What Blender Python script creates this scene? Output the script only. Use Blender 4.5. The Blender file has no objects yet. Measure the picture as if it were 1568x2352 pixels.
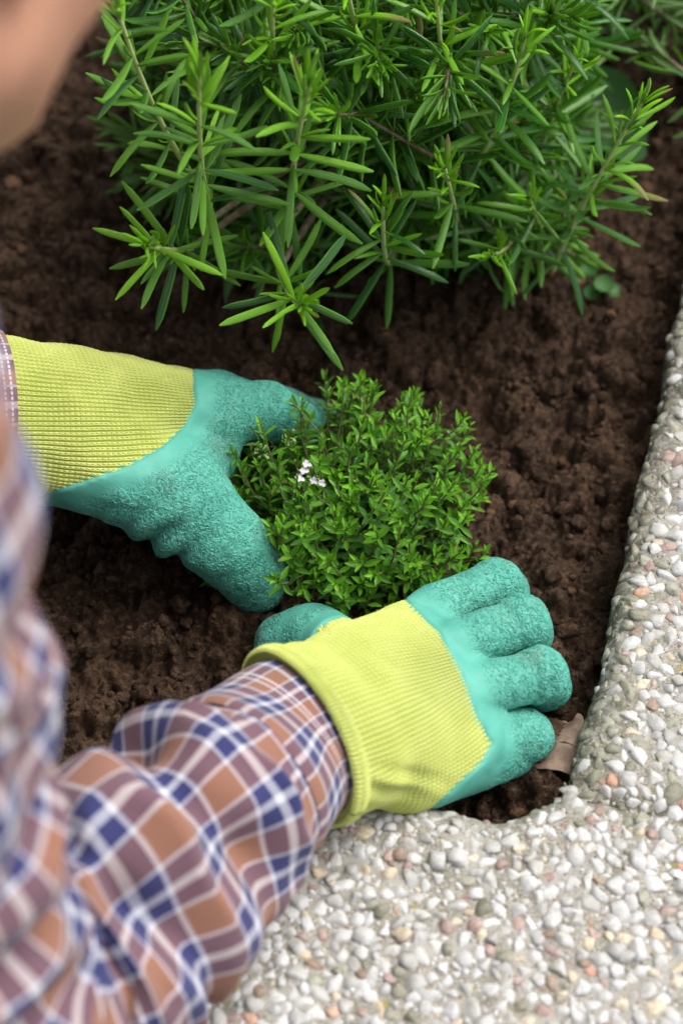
import bpy, math, random
import numpy as np
from mathutils import Vector, Matrix

random.seed(7)
RNG = np.random.default_rng(11)
scene = bpy.context.scene
COL = scene.collection

# ------------------------------------------------------------------ camera, sky, sun, exposure
DIST, PITCH, LENS = 1.25, math.radians(52), 83.0
CAM = np.array([0.0, -DIST * math.cos(PITCH), DIST * math.sin(PITCH)])
FWD = np.array([0.0, math.cos(PITCH), -math.sin(PITCH)])
UPV = np.array([0.0, math.sin(PITCH), math.cos(PITCH)])
FPX = LENS / 36.0 * 2352.0
cam_data = bpy.data.cameras.new('camera')
cam = bpy.data.objects.new('camera', cam_data)
COL.objects.link(cam)
cam.location = CAM
cam.rotation_euler = (math.pi / 2 - PITCH, 0, 0)
cam_data.sensor_fit = 'VERTICAL'
cam_data.sensor_height = 36.0
cam_data.lens = LENS
cam_data.clip_start = 0.05
cam_data.clip_end = 200
cam_data.dof.use_dof = True
cam_data.dof.focus_distance = 1.16
cam_data.dof.aperture_fstop = 5.2
scene.camera = cam

SUN_EL, SUN_AZ = math.radians(62), math.radians(20)      # azimuth measured from +x towards +y
world = bpy.data.worlds.new('World')
scene.world = world
world.use_nodes = True
wn = world.node_tree
bg = wn.nodes['Background']
sky = wn.nodes.new('ShaderNodeTexSky')
sky.sky_type = 'NISHITA'
sky.sun_disc = False
sky.sun_elevation = SUN_EL
sky.sun_rotation = math.pi / 2 - SUN_AZ
sky.air_density = 1.0
sky.dust_density = 6.0
sky.ozone_density = 1.0
hsv = wn.nodes.new('ShaderNodeHueSaturation')
hsv.inputs['Saturation'].default_value = 0.35             # overcast: pale grey sky
wn.links.new(sky.outputs[0], hsv.inputs['Color'])
wn.links.new(hsv.outputs[0], bg.inputs['Color'])
bg.inputs['Strength'].default_value = 0.15
sun_data = bpy.data.lights.new('sun', 'SUN')
sun_data.energy = 1.3
sun_data.angle = math.radians(50)
sun_data.color = (1.0, 0.965, 0.91)
sun = bpy.data.objects.new('sun', sun_data)
COL.objects.link(sun)
sdir = Vector((math.cos(SUN_EL) * math.cos(SUN_AZ), math.cos(SUN_EL) * math.sin(SUN_AZ), math.sin(SUN_EL)))
sun.rotation_euler = sdir.to_track_quat('Z', 'Y').to_euler()
sun.location = sdir * 5
vs = scene.view_settings
vs.view_transform = 'Standard'
vs.look = 'None'
vs.gamma = 1.0
vs.use_curve_mapping = False
vs.exposure = 0.5
scene.cycles.use_denoising = True


def P(u, v, z):
    """point at height z seen at (u, v) of the 1568 x 2352 frame"""
    d = np.array([u - 784.0, 0, 0]) + UPV * (1176.0 - v) + FWD * FPX
    return CAM + d * ((z - CAM[2]) / d[2])


def PD(u, v, depth):
    d = np.array([u - 784.0, 0, 0]) + UPV * (1176.0 - v) + FWD * FPX
    return CAM + d * (depth / FPX)


def proj(p):
    r = np.asarray(p) - CAM
    dep = r @ FWD
    return 784 + r[..., 0] / dep * FPX, 1176 - (r @ UPV) / dep * FPX, dep


# ------------------------------------------------------------------ numpy helpers
def nrm(v):
    v = np.asarray(v, float)
    return v / (np.linalg.norm(v, axis=-1, keepdims=True) + 1e-12)


def hash3(ix, iy, iz, seed):
    h = (ix * 374761393 + iy * 668265263 + iz * 2147483647 + seed * 974634341) & 0xFFFFFFFF
    h = ((h ^ (h >> 13)) * 1274126177) & 0xFFFFFFFF
    return ((h ^ (h >> 16)) & 0xFFFFFF) / float(0xFFFFFF)


def vnoise(p, scale, seed=0):
    p = np.asarray(p, float) * scale
    i = np.floor(p).astype(np.int64)
    f = p - i
    f = f * f * (3 - 2 * f)
    out = 0
    for dx in (0, 1):
        wx = f[..., 0] if dx else 1 - f[..., 0]
        for dy in (0, 1):
            wy = f[..., 1] if dy else 1 - f[..., 1]
            for dz in (0, 1):
                wz = f[..., 2] if dz else 1 - f[..., 2]
                out = out + wx * wy * wz * hash3(i[..., 0] + dx, i[..., 1] + dy, i[..., 2] + dz, seed)
    return out * 2 - 1


def fbm(p, scale, octs=4, seed=0, gain=0.5):
    s, a, out = scale, 1.0, 0
    for o in range(octs):
        out = out + a * vnoise(p, s, seed + o * 17)
        s *= 2.03
        a *= gain
    return out


def mesh_np(name, verts, faces, uv=None, attrs=None, smooth=True):
    verts = np.asarray(verts, np.float32)
    faces = np.asarray(faces, np.int32)
    me = bpy.data.meshes.new(name)
    n, k = faces.shape
    me.vertices.add(len(verts))
    me.vertices.foreach_set('co', verts.ravel())
    me.loops.add(n * k)
    me.loops.foreach_set('vertex_index', faces.ravel())
    me.polygons.add(n)
    me.polygons.foreach_set('loop_start', np.arange(0, n * k, k, dtype=np.int32))
    if smooth:
        me.polygons.foreach_set('use_smooth', np.ones(n, dtype=bool))
    me.update(calc_edges=True)
    if uv is not None:
        l = me.uv_layers.new(name='UVMap')
        l.data.foreach_set('uv', np.asarray(uv, np.float32)[faces.ravel()].ravel())
    for k2, a in (attrs or {}).items():
        at = me.attributes.new(k2, 'FLOAT', 'POINT')
        at.data.foreach_set('value', np.asarray(a, np.float32))
    me.validate()
    return me


def link(name, data, parent=None, mat=None, loc=None):
    o = bpy.data.objects.new(name, data)
    COL.objects.link(o)
    if parent is not None:
        o.parent = parent
        o.matrix_parent_inverse = Matrix.Translation(-Vector(parent_world(parent)))
    if loc is not None:
        o.location = loc
    if mat is not None and data is not None:
        data.materials.append(mat)
    return o


WLOC = {}


def parent_world(p):
    return WLOC.get(p.name, (0, 0, 0))


def thing(name, label, cat, loc, group=None):
    o = bpy.data.objects.new(name, None)
    COL.objects.link(o)
    o.location = loc
    o.empty_display_size = 0.02
    WLOC[o.name] = tuple(loc)
    tag(o, label, cat, group)
    return o


def tag(o, label=None, cat=None, group=None, kind=None):
    if label: o['label'] = label
    if cat: o['category'] = cat
    if group: o['group'] = group
    if kind: o['kind'] = kind
    return o


def grid_faces(nu, nv, wrap_u=False):
    """vertex index = i * nv + j, i in nu, j in nv"""
    i = np.arange(nu if wrap_u else nu - 1)
    j = np.arange(nv - 1)
    I, J = np.meshgrid(i, j, indexing='ij')
    I2 = (I + 1) % nu
    return np.stack([I * nv + J, I2 * nv + J, I2 * nv + J + 1, I * nv + J + 1], -1).reshape(-1, 4)


# ------------------------------------------------------------------ implicit surfaces
class Field:
    def __init__(self, lo, hi, h):
        self.lo = np.asarray(lo, float)
        self.h = h
        self.n = np.ceil((np.asarray(hi) - self.lo) / h).astype(int) + 1
        self.a = np.full(self.n, 1.0, np.float32)

    def box(self, lo, hi):
        i0 = np.clip(np.floor((lo - self.lo) / self.h).astype(int), 0, self.n)
        i1 = np.clip(np.ceil((hi - self.lo) / self.h).astype(int) + 1, 0, self.n)
        sl = tuple(slice(a, b) for a, b in zip(i0, i1))
        ax = [self.lo[k] + self.h * np.arange(i0[k], i1[k]) for k in range(3)]
        return sl, np.stack(np.meshgrid(*ax, indexing='ij'), -1)

    def smin(self, sl, d, k):
        a = self.a[sl]
        h = np.clip(0.5 + 0.5 * (a - d) / k, 0, 1)
        self.a[sl] = (a + (d - a) * h - k * h * (1 - h)).astype(np.float32)

    def cone(self, a, b, ra, rb, k=0.008, pad=0.03):
        a, b = np.asarray(a, float), np.asarray(b, float)
        r = max(ra, rb) + pad
        sl, g = self.box(np.minimum(a, b) - r, np.maximum(a, b) + r)
        self.smin(sl, cone_d(g, a, b, ra, rb), k)

    def ellipsoid(self, c, axes, radii, k=0.01, pad=0.03):
        c = np.asarray(c, float)
        r = max(radii) + pad
        sl, g = self.box(c - r, c + r)
        q = (g - c) @ np.stack(axes, -1) / np.asarray(radii)
        k0 = np.linalg.norm(q, axis=-1)
        k1 = np.linalg.norm(q / np.asarray(radii), axis=-1)
        self.smin(sl, k0 * (k0 - 1) / (k1 + 1e-9), k)

    def pts(self):
        return self.box(self.lo, self.lo + self.h * (self.n - 1))[1]

    def sample(self, p):
        q = (np.asarray(p, float) - self.lo) / self.h
        ok = np.all((q >= 0) & (q <= self.n - 1.001), axis=-1)
        q = np.clip(q, 0, self.n - 1.001)
        i = q.astype(int)
        f = q - i
        out = 0
        for dx in (0, 1):
            for dy in (0, 1):
                for dz in (0, 1):
                    w = (f[..., 0] if dx else 1 - f[..., 0]) * (f[..., 1] if dy else 1 - f[..., 1]) * (f[..., 2] if dz else 1 - f[..., 2])
                    out = out + w * self.a[i[..., 0] + dx, i[..., 1] + dy, i[..., 2] + dz]
        return np.where(ok, out, 1.0)

    def surface(self):
        a, n = self.a, self.n
        s = a < 0
        acc = np.zeros(tuple(n - 1) + (3,), np.float32)
        cnt = np.zeros(tuple(n - 1), np.float32)

        def cut(arr, off):
            return arr[off[0]:n[0] - 1 + off[0], off[1]:n[1] - 1 + off[1], off[2]:n[2] - 1 + off[2]]
        offs = [(x, y, z) for x in (0, 1) for y in (0, 1) for z in (0, 1)]
        for o1 in offs:
            for ax in range(3):
                if o1[ax]:
                    continue
                o2 = list(o1)
                o2[ax] = 1
                v1, v2 = cut(a, o1), cut(a, o2)
                m = (v1 < 0) != (v2 < 0)
                t = np.where(m, v1 / np.where(m, v1 - v2, 1), 0)
                for k in range(3):
                    acc[..., k] += np.where(m, o1[k] + (t if k == ax else 0), 0)
                cnt += m
        act = cnt > 0
        idx = np.full(tuple(n - 1), -1, np.int64)
        idx[act] = np.arange(act.sum())
        base = np.argwhere(act)
        verts = self.lo + self.h * (base + acc[act] / cnt[act][:, None])
        quads = []
        for ax in range(3):
            b, c = (ax + 1) % 3, (ax + 2) % 3
            s1 = [slice(None)] * 3
            s2 = [slice(None)] * 3
            s1[ax] = slice(0, -1)
            s2[ax] = slice(1, None)
            e = np.argwhere(s[tuple(s1)] != s[tuple(s2)])
            e = e[(e[:, b] > 0) & (e[:, c] > 0) & (e[:, b] < n[b] - 1) & (e[:, c] < n[c] - 1)]
            q = []
            for db, dc in ((-1, -1), (0, -1), (0, 0), (-1, 0)):
                f = e.copy()
                f[:, b] += db
                f[:, c] += dc
                q.append(idx[f[:, 0], f[:, 1], f[:, 2]])
            q = np.stack(q, -1)
            ins = s[e[:, 0], e[:, 1], e[:, 2]]
            q[~ins] = q[~ins][:, ::-1]
            quads.append(q)
        return verts, np.concatenate(quads)


def cone_d(g, a, b, ra, rb):
    ab = b - a
    t = np.clip(((g - a) @ ab) / (ab @ ab + 1e-12), 0, 1)
    return np.linalg.norm(g - (a + t[..., None] * ab), axis=-1) - (ra + (rb - ra) * t)


def vnormals(v, f):
    n = np.zeros_like(v)
    fn = np.cross(v[f[:, 2]] - v[f[:, 0]], v[f[:, 3]] - v[f[:, 1]])
    for k in range(4):
        np.add.at(n, f[:, k], fn)
    return nrm(n)


# ------------------------------------------------------------------ materials
class NT:
    def __init__(self, name):
        self.m = bpy.data.materials.new(name)
        self.m.use_nodes = True
        self.t = self.m.node_tree
        self.b = self.t.nodes['Principled BSDF']
        self.out = self.t.nodes['Material Output']

    def n(self, ty, **kw):
        nd = self.t.nodes.new('ShaderNode' + ty)
        for k, v in kw.items():
            setattr(nd, k, v)
        return nd

    def set(self, sock, v):
        if isinstance(v, bpy.types.NodeSocket):
            self.t.links.new(v, sock)
        elif v is not None:
            if isinstance(v, (tuple, list)) and len(v) == 3 and sock.type == 'RGBA':
                v = (*v, 1)
            sock.default_value = v

    def math(self, op, a, b=None, c=None, clamp=False):
        nd = self.n('Math', operation=op, use_clamp=clamp)
        for s, v in zip(nd.inputs, (a, b, c)):
            self.set(s, v)
        return nd.outputs[0]

    def mix(self, f, a, b):
        nd = self.n('Mix', data_type='RGBA')
        self.set(nd.inputs[0], f)
        self.set(nd.inputs[6], a)
        self.set(nd.inputs[7], b)
        return nd.outputs[2]

    def noise(self, vec, scale, detail=3, rough=0.5, dist=0.0):
        nd = self.n('TexNoise')
        self.set(nd.inputs['Vector'], vec)
        nd.inputs['Scale'].default_value = scale
        nd.inputs['Detail'].default_value = detail
        nd.inputs['Roughness'].default_value = rough
        nd.inputs['Distortion'].default_value = dist
        return nd.outputs[0]

    def voro(self, vec, scale, feature='F1', out='Distance'):
        nd = self.n('TexVoronoi', feature=feature)
        self.set(nd.inputs['Vector'], vec)
        nd.inputs['Scale'].default_value = scale
        return nd.outputs[out]

    def rng(self, v, a, b, c=0.0, d=1.0):
        nd = self.n('MapRange')
        nd.clamp = True
        nd.interpolation_type = 'SMOOTHSTEP'
        self.set(nd.inputs[0], v)
        for i, x in enumerate((a, b, c, d)):
            nd.inputs[i + 1].default_value = x
        return nd.outputs[0]

    def pos(self):
        return self.n('NewGeometry').outputs['Position']

    def objco(self):
        return self.n('TexCoord').outputs['Object']

    def uv(self):
        s = self.n('SeparateXYZ')
        self.set(s.inputs[0], self.n('UVMap').outputs[0])
        return s.outputs[0], s.outputs[1]

    def attr(self, name):
        return self.n('Attribute', attribute_name=name).outputs['Fac']

    def bump(self, h, dist, strength=1.0, normal=None):
        nd = self.n('Bump')
        nd.inputs['Distance'].default_value = dist
        nd.inputs['Strength'].default_value = strength
        self.set(nd.inputs['Height'], h)
        self.set(nd.inputs['Normal'], normal)
        return nd.outputs[0]

    def displace(self, h, scale, mid=0.5):
        d = self.n('Displacement')
        d.inputs['Midlevel'].default_value = mid
        d.inputs['Scale'].default_value = scale
        self.set(d.inputs['Height'], h)
        self.t.links.new(d.outputs[0], self.out.inputs['Displacement'])
        self.m.displacement_method = 'BOTH'

    def fin(self, color=None, rough=None, normal=None, spec=None):
        self.set(self.b.inputs['Base Color'], color)
        self.set(self.b.inputs['Roughness'], rough)
        self.set(self.b.inputs['Normal'], normal)
        if spec is not None:
            self.b.inputs['Specular IOR Level'].default_value = spec
        return self.m


def mat_soil():
    t = NT('soil')
    p = t.pos()
    n1 = t.noise(p, 22, 4, 0.6)
    n2 = t.noise(p, 260, 4, 0.65)
    n3 = t.voro(p, 330)
    c = t.mix(t.rng(n1, .3, .72), (0.028, 0.0152, 0.0088), (0.078, 0.0450, 0.0270))
    c = t.mix(t.rng(n2, .42, .70), c, (0.140, 0.085, 0.052))
    c = t.mix(t.rng(t.noise(p, 700, 2), .66, .75), c, (0.17, 0.095, 0.055))
    c = t.mix(t.rng(t.attr('rnd'), .93, .96), c, (0.16, 0.088, 0.050))
    c = t.mix(t.rng(t.noise(p, 9, 3, .5), .50, .70), c, t.mix(.35, c, (0.012, 0.006, 0.0035)))
    b = t.bump(n2, 0.0045, 1.0)
    b = t.bump(t.noise(p, 800, 3, .75), 0.0014, 1.0, b)
    b = t.bump(n3, 0.0008, 0.5, b)
    r = t.rng(t.noise(p, 120, 3), .3, .7, .55, .9)
    return t.fin(c, r, b, 0.18)


def mat_cement():
    t = NT('cement')
    p = t.pos()
    f = t.noise(p, 900, 4, .7)
    c = t.mix(t.rng(f, .3, .7), (0.15, 0.135, 0.10), (0.54, 0.515, 0.45))
    c = t.mix(t.rng(t.noise(p, 40, 4, .6), .45, .65), c, (0.42, 0.405, 0.365))
    c = t.mix(t.rng(t.noise(p, 30, 4, .65), .60, .70), c, (0.30, 0.255, 0.20))
    c = t.mix(t.math('MULTIPLY', t.rng(t.noise(p, 75, 5, .7), .60, .66), .75), c, (0.36, 0.31, 0.06))
    c = t.mix(t.math('MULTIPLY', t.rng(t.noise(p, 48, 6, .72), .50, .66), .6), c, (0.17, 0.155, 0.12))
    moss = t.attr('moss')
    c = t.mix(t.math('MULTIPLY', moss, t.rng(t.noise(p, 190, 4, .7), .40, .58)), c, (0.060, 0.056, 0.032))
    c = t.mix(t.rng(t.voro(p, 260), .12, .05), c, (0.075, 0.066, 0.052))
    b = t.bump(f, 0.0012, .9)
    b = t.bump(t.rng(t.voro(p, 260), .02, .16), 0.0015, .8, b)
    return t.fin(c, .85, b, .3)


def mat_pebble(name, a, bcol, stain=(0.36, 0.26, 0.15), samt=.4):
    t = NT(name)
    p = t.pos()
    rnd = t.math('FRACT', t.math('ADD', t.n('ObjectInfo').outputs['Random'], t.attr('rnd')))
    c = t.mix(rnd, a, bcol)
    c = t.mix(t.rng(t.noise(p, 330, 5, .7), .42, .68), c, tuple(x * .74 for x in a))
    c = t.mix(t.math('MULTIPLY', t.rng(t.noise(p, 120, 4, .7), .58, .72), samt), c, stain)
    c = t.mix(t.math('MULTIPLY', t.attr('moss'), t.rng(t.noise(p, 200, 3, .7), .3, .6)), c, (0.13, 0.125, 0.065))
    c = t.mix(t.math('MULTIPLY', t.rng(t.noise(p, 48, 6, .72), .48, .66), .45), c, (0.25, 0.23, 0.18))
    c = t.mix(t.math('MULTIPLY', t.rng(t.noise(p, 85, 5, .7), .63, .70), .5), c, (0.36, 0.32, 0.10))
    b = t.bump(t.noise(p, 500, 4, .6), 0.0008, .7)
    t.b.inputs['Subsurface Weight'].default_value = 0.0
    return t.fin(c, .5, b, .4)


def mat_leaf(name, dark, bright, edge, under, rough=.42, transl=.18, bump_scale=900):
    t = NT(name)
    u, v = t.uv()
    rnd = t.math('FRACT', t.math('ADD', t.n('ObjectInfo').outputs['Random'], t.attr('rnd')))
    young_lit = t.attr('young_lit')  # leaf age; on rosemary also carries painted light and shade of the bush
    f = t.math('ADD', young_lit, t.math('MULTIPLY', t.math('SUBTRACT', rnd, .5), .45), clamp=True)
    c = t.mix(f, dark, bright)
    x = t.math('ABSOLUTE', t.math('SUBTRACT', u, .5))
    c = t.mix(t.math('MULTIPLY', t.rng(x, .30, .48), .55), c, edge)
    c = t.mix(t.math('MULTIPLY', t.rng(x, .05, .0), .35), c, edge)
    c = t.mix(t.math('MULTIPLY', t.rng(t.noise(t.objco(), 420, 3, .6), .62, .72), .3), c, edge)
    c = t.mix(t.math('MULTIPLY', t.rng(rnd, .955, .965), t.rng(v, .45, .95)), c, (0.22, 0.17, 0.05))
    bf = t.n('NewGeometry').outputs['Backfacing']
    c = t.mix(bf, c, under)
    b = t.bump(t.noise(t.objco(), bump_scale, 2, .6), 0.0005, .5)
    t.fin(c, t.rng(rnd, 0, 1, rough - .08, rough + .14), b, .5)
    tr = t.n('BsdfTranslucent')
    t.set(tr.inputs[0], t.mix(.5, c, bright))
    mx = t.n('MixShader')
    mx.inputs[0].default_value = transl
    t.t.links.new(t.b.outputs[0], mx.inputs[1])
    t.t.links.new(tr.outputs[0], mx.inputs[2])
    t.t.links.new(mx.outputs[0], t.out.inputs[0])
    return t.m


def mat_stem(name, a, b):
    t = NT(name)
    c = t.mix(t.rng(t.noise(t.pos(), 160, 3), .35, .65), a, b)
    return t.fin(c, .65, t.bump(t.noise(t.pos(), 700, 3), .0005, .5), .3)


def mat_latex():
    t = NT('green_latex')
    p = t.objco()
    cr = t.attr('crinkle')
    n1 = t.noise(p, 310, 1, .4, .9)
    r1 = t.math('ABSOLUTE', t.math('SUBTRACT', n1, .5))
    ridge = t.rng(r1, .13, .0)
    n2 = t.noise(p, 460, 0, .4, 1.0)
    ridge2 = t.rng(t.math('ABSOLUTE', t.math('SUBTRACT', n2, .48)), .12, .0)
    rd = t.math('MAXIMUM', ridge, ridge2)
    h = t.math('MULTIPLY', rd, cr)
    c = t.mix(t.rng(t.noise(p, 60, 3), .3, .7), (0.080, 0.352, 0.275), (0.104, 0.405, 0.320))
    dirt = t.math('MULTIPLY', t.rng(t.noise(p, 34, 5, .7), .50, .70), t.math('MULTIPLY', t.rng(rd, .2, .9), cr))
    c = t.mix(t.math('MULTIPLY', dirt, .5), c, (0.21, 0.20, 0.14))
    low = t.attr('soiled')
    c = t.mix(t.math('MULTIPLY', low, t.rng(t.noise(p, 90, 6, .78), .48, .60)), c, (0.075, 0.048, 0.030))
    t.displace(h, .0006, 0)
    b = t.bump(t.noise(p, 1100, 2), .0002, .4)
    b = t.bump(t.noise(p, 70, 3), .0016, .45, b)
    return t.fin(c, .58, b, .30)


def mat_knit():
    t = NT('yellow_knit')
    u, v = t.uv()                                    # units: wales across, courses along
    fx = t.math('ABSOLUTE', t.math('SUBTRACT', t.math('FRACT', u), .5))       # 0 at wale centre, .5 in the gap
    ph = t.math('ADD', v, t.math('MULTIPLY', fx, 1.3))
    st = t.math('ABSOLUTE', t.math('SUBTRACT', t.math('FRACT', ph), .5))      # 0 thread centre, .5 between
    col = t.rng(fx, .5, .18)
    leg = t.rng(st, .5, .12)
    mid = t.rng(fx, .0, .08, .75, 1)
    h = t.math('MULTIPLY', t.math('MULTIPLY', col, t.math('ADD', t.math('MULTIPLY', leg, .32), .68)), mid)
    p = t.objco()
    fuzz = t.noise(p, 2500, 3, .7)
    c = t.mix(t.rng(t.noise(p, 50, 3), .3, .7), (0.50, 0.56, 0.135), (0.555, 0.61, 0.17))
    c = t.mix(t.math('MULTIPLY', t.rng(h, .35, .0), .7), c, (0.30, 0.38, 0.02))  # thread gaps tinted darker: shade between stitches put into the colour
    low = t.attr('soiled')
    c = t.mix(t.math('MULTIPLY', low, .3), c, (0.3, 0.3, 0.06))
    t.displace(h, .0015, 1.0)
    b = t.bump(fuzz, .0004, .5)
    t.b.inputs['Sheen Weight'].default_value = 0.25
    t.b.inputs['Sheen Roughness'].default_value = 0.5
    return t.fin(c, .9, b, .15)


def mat_plaid(name='plaid_cotton', stitched=False):
    t = NT(name)
    u, v = t.uv()                                    # metres

    def stripes(x):
        x = t.math('FRACT', t.math('DIVIDE', x, 0.034))
        r = t.n('ValToRGB')
        cr = r.color_ramp
        cr.interpolation = 'CONSTANT'
        O, N, W = (0.285, 0.138, 0.095, 1), (0.040, 0.043, 0.140, 1), (0.64, 0.65, 0.72, 1)
        stops = [(0, O), (.30, W), (.34, N), (.55, W), (.65, N), (.86, W), (.90, O)]
        cr.elements[0].position, cr.elements[0].color = stops[0]
        cr.elements[1].position, cr.elements[1].color = stops[-1]
        for ps, c in stops[1:-1]:
            e = cr.elements.new(ps)
            e.color = c
        t.set(r.inputs[0], x)
        return r.outputs[0]
    c = t.mix(.5, stripes(u), stripes(v))
    if stitched:
        s = None
        for d in (0.0022, 0.0048):
            m = t.math('MULTIPLY', t.rng(t.math('ABSOLUTE', t.math('SUBTRACT', v, d)), .00055, .0003),
                       t.math('GREATER_THAN', t.math('FRACT', t.math('DIVIDE', u, .0026)), .35))
            s = m if s is None else t.math('MAXIMUM', s, m)
        c = t.mix(s, c, (.75, .75, .78))
    weave = t.math('ADD', t.math('SINE', t.math('MULTIPLY', t.math('ADD', u, v), 9000)), t.math('SINE', t.math('MULTIPLY', u, 9000)))
    b = t.bump(weave, .00012, .5)
    b = t.bump(t.noise(t.objco(), 60, 3), .002, .4, b)
    t.b.inputs['Sheen Weight'].default_value = 0.12
    return t.fin(c, .85, b, .15)


def mat_skin():
    t = NT('skin')
    p = t.objco()
    c = t.mix(t.rng(t.noise(p, 30, 3), .3, .7), (0.56, 0.285, 0.19), (0.62, 0.33, 0.22))
    t.b.inputs['Subsurface Weight'].default_value = .15
    t.b.inputs['Subsurface Radius'].default_value = (.012, .005, .003)
    t.b.inputs['Subsurface Scale'].default_value = .3
    return t.fin(c, .5, t.bump(t.noise(p, 900, 3), .0003, .4), .4)


def mat_plain(name, a, b, scale=80, rough=.8, bd=.0008, spec=.3):
    t = NT(name)
    p = t.pos()
    c = t.mix(t.rng(t.noise(p, scale, 4, .6), .35, .65), a, b)
    return t.fin(c, rough, t.bump(t.noise(p, scale * 5, 4), bd, .6), spec)


M = dict(
    soil=mat_soil(), cement=mat_cement(),
    white=mat_pebble('white_quartz', (0.62, 0.62, 0.605), (0.46, 0.465, 0.46), samt=.5),
    grey=mat_pebble('grey_quartz', (0.50, 0.50, 0.485), (0.38, 0.375, 0.35)),
    pink=mat_pebble('pink_stone', (0.34, 0.235, 0.21), (0.50, 0.37, 0.33)),
    tan=mat_pebble('tan_stone', (0.54, 0.45, 0.31), (0.64, 0.58, 0.47)),
    brown=mat_pebble('brown_stone', (0.27, 0.19, 0.14), (0.36, 0.27, 0.20)),
    lichen=mat_pebble('lichened_stone', (0.20, 0.20, 0.145), (0.36, 0.36, 0.29)),
    salmon=mat_pebble('salmon_stone', (0.54, 0.29, 0.20), (0.60, 0.40, 0.32)),
    ros=mat_leaf('rosemary_leaf', (0.016, 0.094, 0.014), (0.23, 0.56, 0.008), (0.15, 0.42, 0.035), (0.14, 0.25, 0.08), .31, .20),
    thy=mat_leaf('thyme_leaf', (0.034, 0.140, 0.014), (0.21, 0.54, 0.014), (0.12, 0.34, 0.03), (0.10, 0.24, 0.05), .44, .24, 1500),
    weed=mat_leaf('weed_leaf', (0.022, 0.09, 0.018), (0.05, 0.17, 0.02), (0.045, 0.15, 0.02), (0.08, 0.2, 0.05), .5, .2, 500),
    stem=mat_stem('rosemary_stem', (0.36, 0.47, 0.13), (0.42, 0.50, 0.22)),
    wood=mat_stem('rosemary_wood', (0.13, 0.10, 0.06), (0.24, 0.20, 0.13)),
    tstem=mat_stem('thyme_stem', (0.12, 0.17, 0.045), (0.20, 0.15, 0.09)),
    latex=mat_latex(), knit=mat_knit(), plaid=mat_plaid(), plaid_cuff=mat_plaid('plaid_cuff', True), skin=mat_skin(),
    dry=mat_plain('dry_leaf', (0.17, 0.115, 0.08), (0.30, 0.22, 0.165), 110, .7, .0006),
    petal=mat_plain('petal', (0.60, 0.52, 0.65), (0.72, 0.68, 0.75), 400, .6, .0002),
    bud=mat_plain('calyx', (0.16, 0.33, 0.06), (0.26, 0.36, 0.13), 300, .6, .0003),
    ground=mat_plain('trodden_earth', (0.11, 0.085, 0.06), (0.20, 0.165, 0.12), 12, .95, .004),
    hair=mat_plain('brown_hair', (0.03, 0.016, 0.009), (0.055, 0.03, 0.017), 200, .5, .001),
    denim=mat_plain('denim', (0.03, 0.05, 0.11), (0.05, 0.08, 0.16), 60, .9, .001),
)

# ------------------------------------------------------------------ ground and soil
SOIL_LO, SOIL_HI, SOIL_H = np.array([-.46, -.235]), np.array([.34, .62]), .00145


def build_soil():
    xs = np.arange(SOIL_LO[0], SOIL_HI[0], SOIL_H)
    ys = np.arange(SOIL_LO[1], SOIL_HI[1], SOIL_H)
    X, Y = np.meshgrid(xs, ys, indexing='ij')
    pts = np.stack([X, Y, 0 * X], -1)
    base = .0075 * fbm(pts, 14, 3, 3)
    z = base.copy() - .002
    rng = np.random.default_rng(5)
    n = 22000
    r = .0015 * (1 - rng.random(n)) ** (-.56)
    r = np.clip(r, .0015, .0145)
    cx = rng.uniform(SOIL_LO[0], SOIL_HI[0], n)
    cy = rng.uniform(SOIL_LO[1], SOIL_HI[1], n)
    order = np.argsort(-r)
    warp = fbm(pts, 260, 2, 41)
    warp2 = fbm(pts, 110, 2, 43)
    for k in order:
        R = r[k]
        i0, i1 = int((cx[k] - R * 1.5 - SOIL_LO[0]) / SOIL_H), int((cx[k] + R * 1.5 - SOIL_LO[0]) / SOIL_H) + 2
        j0, j1 = int((cy[k] - R * 1.5 - SOIL_LO[1]) / SOIL_H), int((cy[k] + R * 1.5 - SOIL_LO[1]) / SOIL_H) + 2
        i0, j0 = max(i0, 0), max(j0, 0)
        sx, sy = X[i0:i1, j0:j1], Y[i0:i1, j0:j1]
        if sx.size == 0:
            continue
        a = rng.random() * 3.14
        e = rng.uniform(.7, 1.0)
        dx, dy = sx - cx[k], sy - cy[k]
        ddx, ddy = dx * math.cos(a) + dy * math.sin(a), (-dx * math.sin(a) + dy * math.cos(a)) / e
        d2 = (ddx ** 2 + ddy ** 2) / R ** 2
        d2 = d2 * (1 + .55 * warp[i0:i1, j0:j1] + .45 * warp2[i0:i1, j0:j1]) + .25 * np.abs(warp[i0:i1, j0:j1])
        ci, cj = min(int((cx[k] - SOIL_LO[0]) / SOIL_H), len(xs) - 1), min(int((cy[k] - SOIL_LO[1]) / SOIL_H), len(ys) - 1)
        hc = .6 * base[ci, cj] + .4 * z[ci, cj] + rng.uniform(-.45, .25) * R
        prof = np.sqrt(np.clip(1 - d2, 0, 1)) * R * rng.uniform(.8, 1.4)
        sub = z[i0:i1, j0:j1]
        np.maximum(sub, np.where(d2 < 1, hc + prof, -1), out=sub)
    z += .0016 * fbm(pts, 190, 3, 9, .6)
    z += .0015 * fbm(pts, 400, 2, 19, .6)
    # bed falls away a little along the kerb, and is pressed down under the plant
    return xs, ys, X, Y, z


SX, SY, GX, GY, SZ = build_soil()


def soil_z(x, y):
    i = int(np.clip((x - SOIL_LO[0]) / SOIL_H, 0, len(SX) - 1))
    j = int(np.clip((y - SOIL_LO[1]) / SOIL_H, 0, len(SY) - 1))
    return SZ[i, j]


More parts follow.
